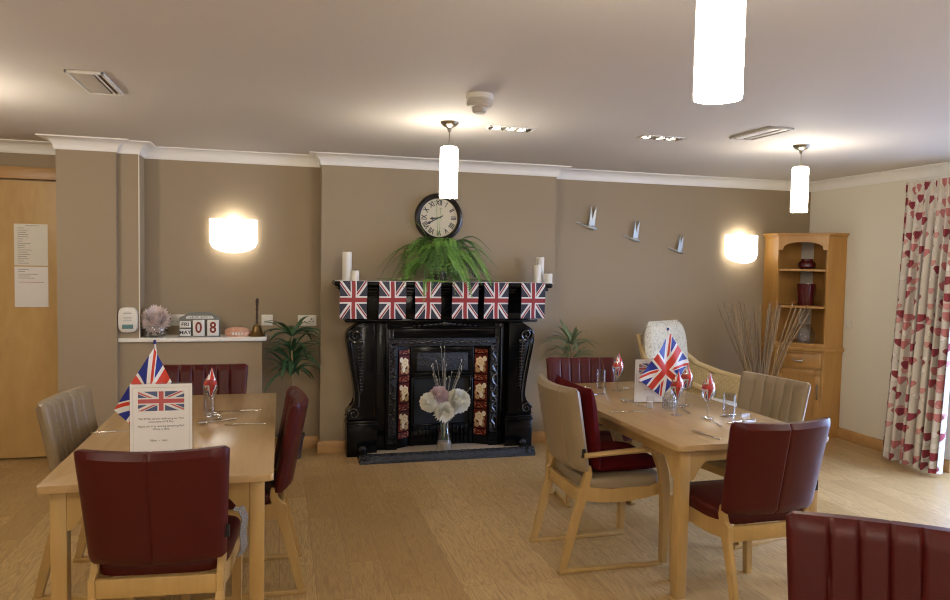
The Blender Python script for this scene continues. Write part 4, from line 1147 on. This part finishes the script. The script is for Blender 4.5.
# hand flags on poles
def pole_flag(label, base, A, B, C, D, seed):
    t = thing('hand_flag', label, 'flag', base); b0 = Vector(base)
    A, B, C, D = [Vector(p)-b0 for p in (A, B, C, D)]
    MB().lathe([(0, 0), (.038, 0), (.038, .006), (.010, .012), (.007, .03), (0, .03)], 20).build('stand', M['blueplastic'], t)
    pt = A+Vector((.0, .008, .018))
    MB().tube([(0, 0, .01), pt], .0035, 8).build('pole', M['white'], t)
    MB().lathe([(0, 0), (.006, .002), (.006, .016), (0, .020)], 10, c=(pt.x, pt.y, pt.z-.006)).build('finial', M['blueplastic'], t)
    q = MB()
    def f(u, v):      # u along the fly (A->B), v along the hoist (D->A)
        p = D.lerp(A, v).lerp(C.lerp(B, v), u)
        wv = sin(pi*min(1, u*1.0))*.012*sin(7*u+3*v+seed)+.014*sin(4.5*v+2*u+seed)*u*(1-u)*2
        return p+Vector((0, -.012-abs(wv)*1.2, -.010*sin(pi*u)*sin(pi*v)))
    q.grid(f, 24, 18); q.build('cloth', M['flag'], t, thick=.0006, fixn=False)
pole_flag('union flag on a stick behind the left table notice', (-.47, 3.30, TZ), (-.500, 3.20, 1.190), (-.650, 3.19, .940), (-.52, 3.21, .80), (-.405, 3.24, .97), 1.0)
pole_flag('large diamond-hanging union flag on a stick, right table', (2.262, 3.97, TZ), (2.242, 3.86, 1.165), (2.030, 3.83, .895), (2.195, 3.85, .785), (2.380, 3.86, .985), 2.2)

# ------------------------------------------------------------ corner cabinet
CX, CY = X1, YR
L_, r_ = .507, .207
def poly(L=L_, r=r_, off=0.0):
    """footprint with the room-facing sides pushed out by off"""
    L2 = L+off; r2 = r+off*.41
    return [(CX-.004, CY-.004), (CX-L2, CY-.004), (CX-L2, CY-r2), (CX-r2, CY-L2), (CX-.004, CY-L2)]
cb = thing('corner_cabinet', 'tall honey oak corner cabinet with arched open shelves and cupboard', 'cabinet', (CX-.3, CY-.3, 0))
def K(q, name, m, parent=cb, **k):
    o = q.build(name, m, parent, **k); o.data.transform(Matrix.Translation((-(CX-.3), -(CY-.3), 0))); return o
A1, B1 = Vector((CX-L_, CY-r_, 0)), Vector((CX-r_, CY-L_, 0))
ev = (B1-A1).normalized(); nv_ = Vector((-ev.y*-1, -ev.x, 0)); nv_ = Vector((-1, -1, 0)).normalized(); FL = (B1-A1).length
FM = Matrix((ev, -nv_, Vector((0, 0, 1)))).transposed().to_4x4(); FM.translation = A1     # local x along front, y inward
q = MB(); q.prism(poly(off=.004), 0, .05, 'z', bev=.002); K(q, 'plinth', M['cab'], smooth=False)
q = MB(); q.prism(poly(off=.003), .775, .80, 'z'); q.prism(poly(off=.022), .7995, .835, 'z', bev=.006); K(q, 'waist_moulding', M['cab'], smooth=False)
for nm, (p0, p1) in (('canted_side', ((CX-L_, CY-.004), (CX-L_, CY-r_))), ('canted_side', ((CX-r_, CY-L_), (CX-.004, CY-L_)))):
    q = MB()
    if p0[0] == p1[0]: q.box(p0[0], p0[0]+.022, CY-r_, CY-.004, 0, 1.862, .002)
    else: q.box(CX-r_, CX-.004, CY-L_, CY-L_+.022, 0, 1.862, .002)
    K(q, nm, M['cab'], smooth=False)
q = MB(); q.box(CX-L_+.02, CX-.09, CY-.014, CY-.004, .8, 1.86).box(CX-.014, CX-.004, CY-L_+.02, CY-.09, .8, 1.86); K(q, 'back_panel', M['cab'], smooth=False)
q = MB(); q.prism([(CX-.095, CY-.012), (CX-.012, CY-.095), (CX-.004, CY-.095), (CX-.004, CY-.004), (CX-.095, CY-.004)], .8, 1.86, 'z'); o = K(q, 'corner_back_strip', M['ventwhite'], smooth=False)
q = MB(); q.prism(poly(off=.008), 1.853, 1.872, 'z', bev=.004); q.prism(poly(off=.024), 1.872, 1.892, 'z', bev=.005); K(q, 'cornice', M['cab'], smooth=False)
for z in (1.205, 1.548): 
    q = MB(); q.prism(poly(off=-.012), z-.010, z+.010, 'z'); K(q, 'shelf', M['cab'], smooth=False)
q = MB(); ol = [(0, 1.862), (FL, 1.862), (FL, 1.735)]
ol += [(FL*.5+FL*.40*cos(a), 1.735+.018+.055*sin(a) if 0 < i < 12 else 1.735) for i, a in enumerate([pi*k/12 for k in range(13)])] + [(0, 1.735)]
q.prism(ol, 0, .020, 'y', mtx=FM); K(q, 'arched_rail', M['cab'], smooth=False)
q = MB(); q.box(0, FL, 0, .02, .835, .868, .003, FM); K(q, 'bottom_rail', M['cab'], smooth=False)
q = MB(); q.box(0, .016, .0, .02, .05, .775, 0, FM).box(FL-.016, FL, .0, .02, .05, .775, 0, FM).box(0, FL, .002, .02, .628, .642, 0, FM); K(q, 'face_frame', M['cab'], smooth=False)
q = MB(); q.box(.018, FL-.018, -.004, .016, .645, .772, .004, FM); dr = K(q, 'drawer', M['cab'])
q = MB(); q.tube([FM @ Vector((FL/2-.045, -.008, .720)), FM @ Vector((FL/2-.03, -.026, .708)), FM @ Vector((FL/2, -.03, .704)), FM @ Vector((FL/2+.03, -.026, .708)), FM @ Vector((FL/2+.045, -.008, .720))], [.009, .011, .012, .011, .009], 8); K(q, 'cup_handle', M['chrome'], dr)
q = MB(); x0_, x1_, z0_, z1_ = .018, FL-.018, .055, .625; s_ = .058
q.box(x0_, x0_+s_, -.004, .016, z0_, z1_, .003, FM).box(x1_-s_, x1_, -.004, .016, z0_, z1_, .003, FM).box(x0_, x1_, -.004, .016, z1_-s_, z1_, .003, FM).box(x0_, x1_, -.004, .016, z0_, z0_+s_, .003, FM).box(x0_+.03, x1_-.03, .006, .016, z0_+.03, z1_-.03, 0, FM)
dd = K(q, 'door', M['cab'])
q = MB(); hx = x1_-.028; q.tube([FM @ Vector((hx, -.006, .36)), FM @ Vector((hx, -.026, .385)), FM @ Vector((hx, -.03, .425)), FM @ Vector((hx, -.026, .465)), FM @ Vector((hx, -.006, .49))], [.008, .006, .008, .006, .008], 8); K(q, 'door_handle', M['brushed'], dd)
def pot(name, label, x, y, z, prof, m, cat='vase'):
    q = MB(); q.lathe(prof, 32); o = q.build(name, m); o.location = (x, y, z); return tag(o, label, cat)
pot('squat_vase', 'squat maroon glazed pot on the top cabinet shelf', 4.805, 5.80, 1.558, [(0, 0), (.055, 0), (.078, .02), (.080, .05), (.066, .072), (.052, .078), (.052, .095), (.048, .095), (.048, .078), (0, .06)], M['maroon'])
pot('maroon_vase', 'tall maroon glazed vase on the middle cabinet shelf', 4.800, 5.79, 1.215, [(0, 0), (.066, 0), (.070, .01), (.080, .14), (.083, .205), (.076, .205), (.070, .14), (0, .03)], M['maroon'])
pot('glass_fishbowl', 'round clear glass bowl on the lowest open cabinet shelf', 4.790, 5.79, .835, [(0, .004), (.05, .004), (.055, 0), (.085, .02), (.105, .07), (.105, .115), (.085, .16), (.058, .19), (.066, .205), (.062, .206), (.054, .19), (.081, .16), (.101, .115), (.101, .07), (.08, .022), (.04, .008)], M['glass'], 'bowl')
q = MB(); q.lathe([(0, .002), (.03, 0), (.055, .018), (.075, .05), (.072, .051), (.052, .021), (0, .008)], 24); o = q.build('glass_dish', M['glass']); o.location = (4.79, 5.60+.13-.02, .835); tag(o, 'small clear glass dish beside the fishbowl in the cabinet', 'dish'); o.location = (4.72, 5.73, .8351); bpy.data.objects.remove(o)

# ------------------------------------------------------------ dried sticks
sv = thing('floor_vase', 'tall brown floor vase of dried sticks before the corner cabinet', 'vase', (4.130, 5.50, 0))
MB().lathe([(0, .006), (.09, 0), (.11, .03), (.125, .18), (.11, .34), (.075, .46), (.07, .50), (.085, .53), (.080, .53), (.064, .50), (.068, .46), (.10, .34), (.115, .18), (.10, .03), (0, .012)], 32).build('vase_body', M['pot'], sv)
rs = random.Random(12)
for k in range(52):
    u = (k+.5)/52; tx = -.41+.67*u+rs.uniform(-.05, .05); tz = 1.24+rs.uniform(-.05, .035)
    if .44 < u < .52: tz -= .05
    by = rs.uniform(-.045, .045); ty = rs.uniform(-.18, .12) if tx < .18 else rs.uniform(-.26, -.12)
    bx = -.03+.06*u+rs.uniform(-.012, .012)
    o = MB().tube([(-bx, by*.5, .03), (bx*.6+tx*.18, by+ty*.1, .50), (bx+tx*.55, ty*.5, .88), (tx, ty, tz)], [.0055, .0058, .005, .0042], 6).build('dried_stick', M['stick' if rs.random() < .6 else 'stick2'])
    o.location = (4.130, 5.50, 0)
    tag(o, 'tall thin dried stick fanning out of the floor vase', 'stick', 'dried sticks in the floor vase')

# ------------------------------------------------------------ rattan armchair
rc = thing('rattan_armchair', 'wicker armchair with leafy cream cushions in the right alcove', 'armchair', (3.36, 5.27, 0), radians(207))
def RT(q, n, m, **k): return q.build(n, m, rc, **k)
for s in (-1, 1):
    RT(MB().tube([(s*.25, -.30, 0), (s*.25, -.28, .40), (s*.27, -.36, .75), (s*.27, -.43, .98)], .018, 10), 'rear_post', M['rattan'])
    RT(MB().tube([(s*.30, .27, 0), (s*.30, .27, .38), (s*.32, .26, .58)], .018, 10), 'leg', M['rattan'])
    q = MB(); q.tube([(s*.26, -.40, .88), (s*.30, -.34, .80), (s*.33, -.22, .71), (s*.34, 0, .655), (s*.34, .18, .63), (s*.325, .28, .60), (s*.31, .29, .50)], .024, 10); RT(q, 'arm_rail', M['rattan'])
    q = MB()
    def f(u, v):
        y = -.33+.60*u; zt = .80-.17*min(1, u*2.2)**.8 if u < .45 else .645-.03*(u-.45); xx = .27+.06*sin(pi*min(1, .15+u*.8))
        return Vector((s*xx, y, .30+(zt-.30)*v))
    q.grid(f, 16, 10); RT(q, 'woven_side', M['weave'], thick=.012, fixn=False)
q = MB(); q.grid(lambda u, v: Vector(((u-.5)*.52, -.29-.10*v+.03*(2*u-1)**2, .34+.62*v)), 12, 10); RT(q, 'woven_back', M['weave'], thick=.012, fixn=False)
q = MB(); q.tube([(-.25, -.28, .34), (.25, -.28, .34), (.30, .27, .34), (-.30, .27, .34), (-.25, -.28, .34)], .016, 8); q.tube([(-.27, -.42, .95), (0, -.44, .99), (.27, -.42, .95)], .016, 8); RT(q, 'seat_frame', M['rattan'])
def soft(a, b, c_, m, name, loc, rot, topround=False, parent=rc):
    q = MB()
    for sgn in (1, -1):
        def f(u, v):
            X, Y = u*2-1, v*2-1; e = (max(0, 1-abs(X)**5)*max(0, 1-abs(Y)**5))**.4
            wx = 1.0
            if topround and Y > .5: wx = sqrt(max(.3, 1-((Y-.5)/.72)**2))
            return Vector((X*a*wx, Y*b, sgn*c_*e))
        q.grid(f, 22, 22)
    bmesh.ops.remove_doubles(q.bm, verts=q.bm.verts, dist=.0005)
    o = q.build(name, m, parent); o.location = loc; o.rotation_euler = rot; return o
soft(.30, .36, .06, M['damask'], 'back_cushion', (0, -.315, .735), (radians(98), 0, 0), True)
soft(.27, .26, .055, M['cream_cush'], 'seat_cushion', (0, .0, .405), (0, 0, 0))

# ------------------------------------------------------------ curtain
ct = thing('curtain', 'floor-length cream curtain printed with red tulip shapes at right', 'curtain', (4.90, 4.56, 0))
def cf(u, v):
    y = 4.785-.50*u; env = .35+.65*min(1, (1-v)*3.0)
    ph = u*2*pi*7.5; am = (.034+.016*(1-v))*env
    kick = (1-v)**1.5*.075
    y2 = y+.012*sin(ph*.5+2)*(1-v)+.03*(1-v)*(1-u) + am*.45*sin(2*ph)*.4
    return Vector((4.885-kick+am*sin(ph+.6*sin(ph*.31))+.004*sin(u*60)*(v > .96), y2, .030+2.238*v))-Vector((4.90, 4.56, 0))
q = MB(); Vv = q.grid(cf, 150, 40)
for f in q.bm.faces:
    for l in f.loops: l[q.uv].uv = (l[q.uv].uv[0]*1.15, l[q.uv].uv[1]*2.24)
q.build('drape', M['curtain'], ct, thick=.0015, fixn=False, ang=80)
q = MB(); q.grid(lambda u, v: cf(u, .962+.038*v)+Vector((-.006-.004*sin(u*200), 0, .004)), 150, 4)
for f in q.bm.faces:
    for l in f.loops: l[q.uv].uv = (l[q.uv].uv[0]*1.15, 2.16+l[q.uv].uv[1]*.085)
q.build('heading_tape', M['curtain'], ct, thick=.002, fixn=False, ang=80)
t = thing('curtain_rail', 'white curtain rail on the wall above the patio window', 'curtain rail', (4.93, 3.3, 2.285))
MB().box(-.012, .012, -1.25, 1.50, -.012, .012, .003).build('rail', M['white'], t)
MB().box(.0, .098, .9, .93, -.01, .01).box(.0, .098, -1.0, -.97, -.01, .01).build('bracket', M['white'], t)

# ------------------------------------------------------------ light
def lamp(kind, loc, energy, col, size=.1, rot=None, sy=None):
    l = bpy.data.lights.new('lamp', kind); l.energy = energy; l.color = col
    if kind == 'AREA':
        l.size = size
        if sy: l.shape = 'RECTANGLE'; l.size_y = sy
    elif kind == 'POINT': l.shadow_soft_size = size
    o = bpy.data.objects.new('room_light', l); COL.objects.link(o); o.location = loc
    if rot: o.rotation_euler = rot
    return o
WARM = (1, .90, .75)
for x, y in ((-1.6, 1.4), (3.4, 1.4), (-1.8, 4.1), (-1.6, -.4), (1.0, -.4)):     # unseen fill lights added where further ceiling lamps are assumed
    lamp('POINT', (x, y, 2.05), 17, WARM, .10)
for x, y in ((-.362, YL), (4.24, YR)):   # bulbs behind the wall glasses, open at the top
    lamp('POINT', (x, y-.045, 1.86), .5, (1, .95, .86), .02)
# daylight through the patio window
W = bpy.data.worlds.new('sky'); SC.world = W; W.use_nodes = True
bg = W.node_tree.nodes['Background']; bg.inputs[0].default_value = (.42, .58, 1, 1); bg.inputs[1].default_value = 13
lp = lamp('AREA', (X1+.16, (WY0+WY1)/2, 1.05), 26, (.62, .74, 1), 2.1, (0, radians(-90), 0), 2.0)
lp.data.cycles.is_portal = True
lp.rotation_euler = (0, radians(90), 0)

SC.view_settings.view_transform = 'Standard'; SC.view_settings.look = 'None'
SC.view_settings.gamma = 1; SC.view_settings.use_curve_mapping = False; SC.view_settings.exposure = .80
try: SC.cycles.use_denoising = True
except Exception: pass
try:
    SC.cycles.denoising_prefilter = 'ACCURATE'; SC.cycles.filter_width = 1.1
except Exception: pass
SC.cycles.max_bounces = 8; SC.cycles.transparent_max_bounces = 24; SC.cycles.sample_clamp_indirect = 6
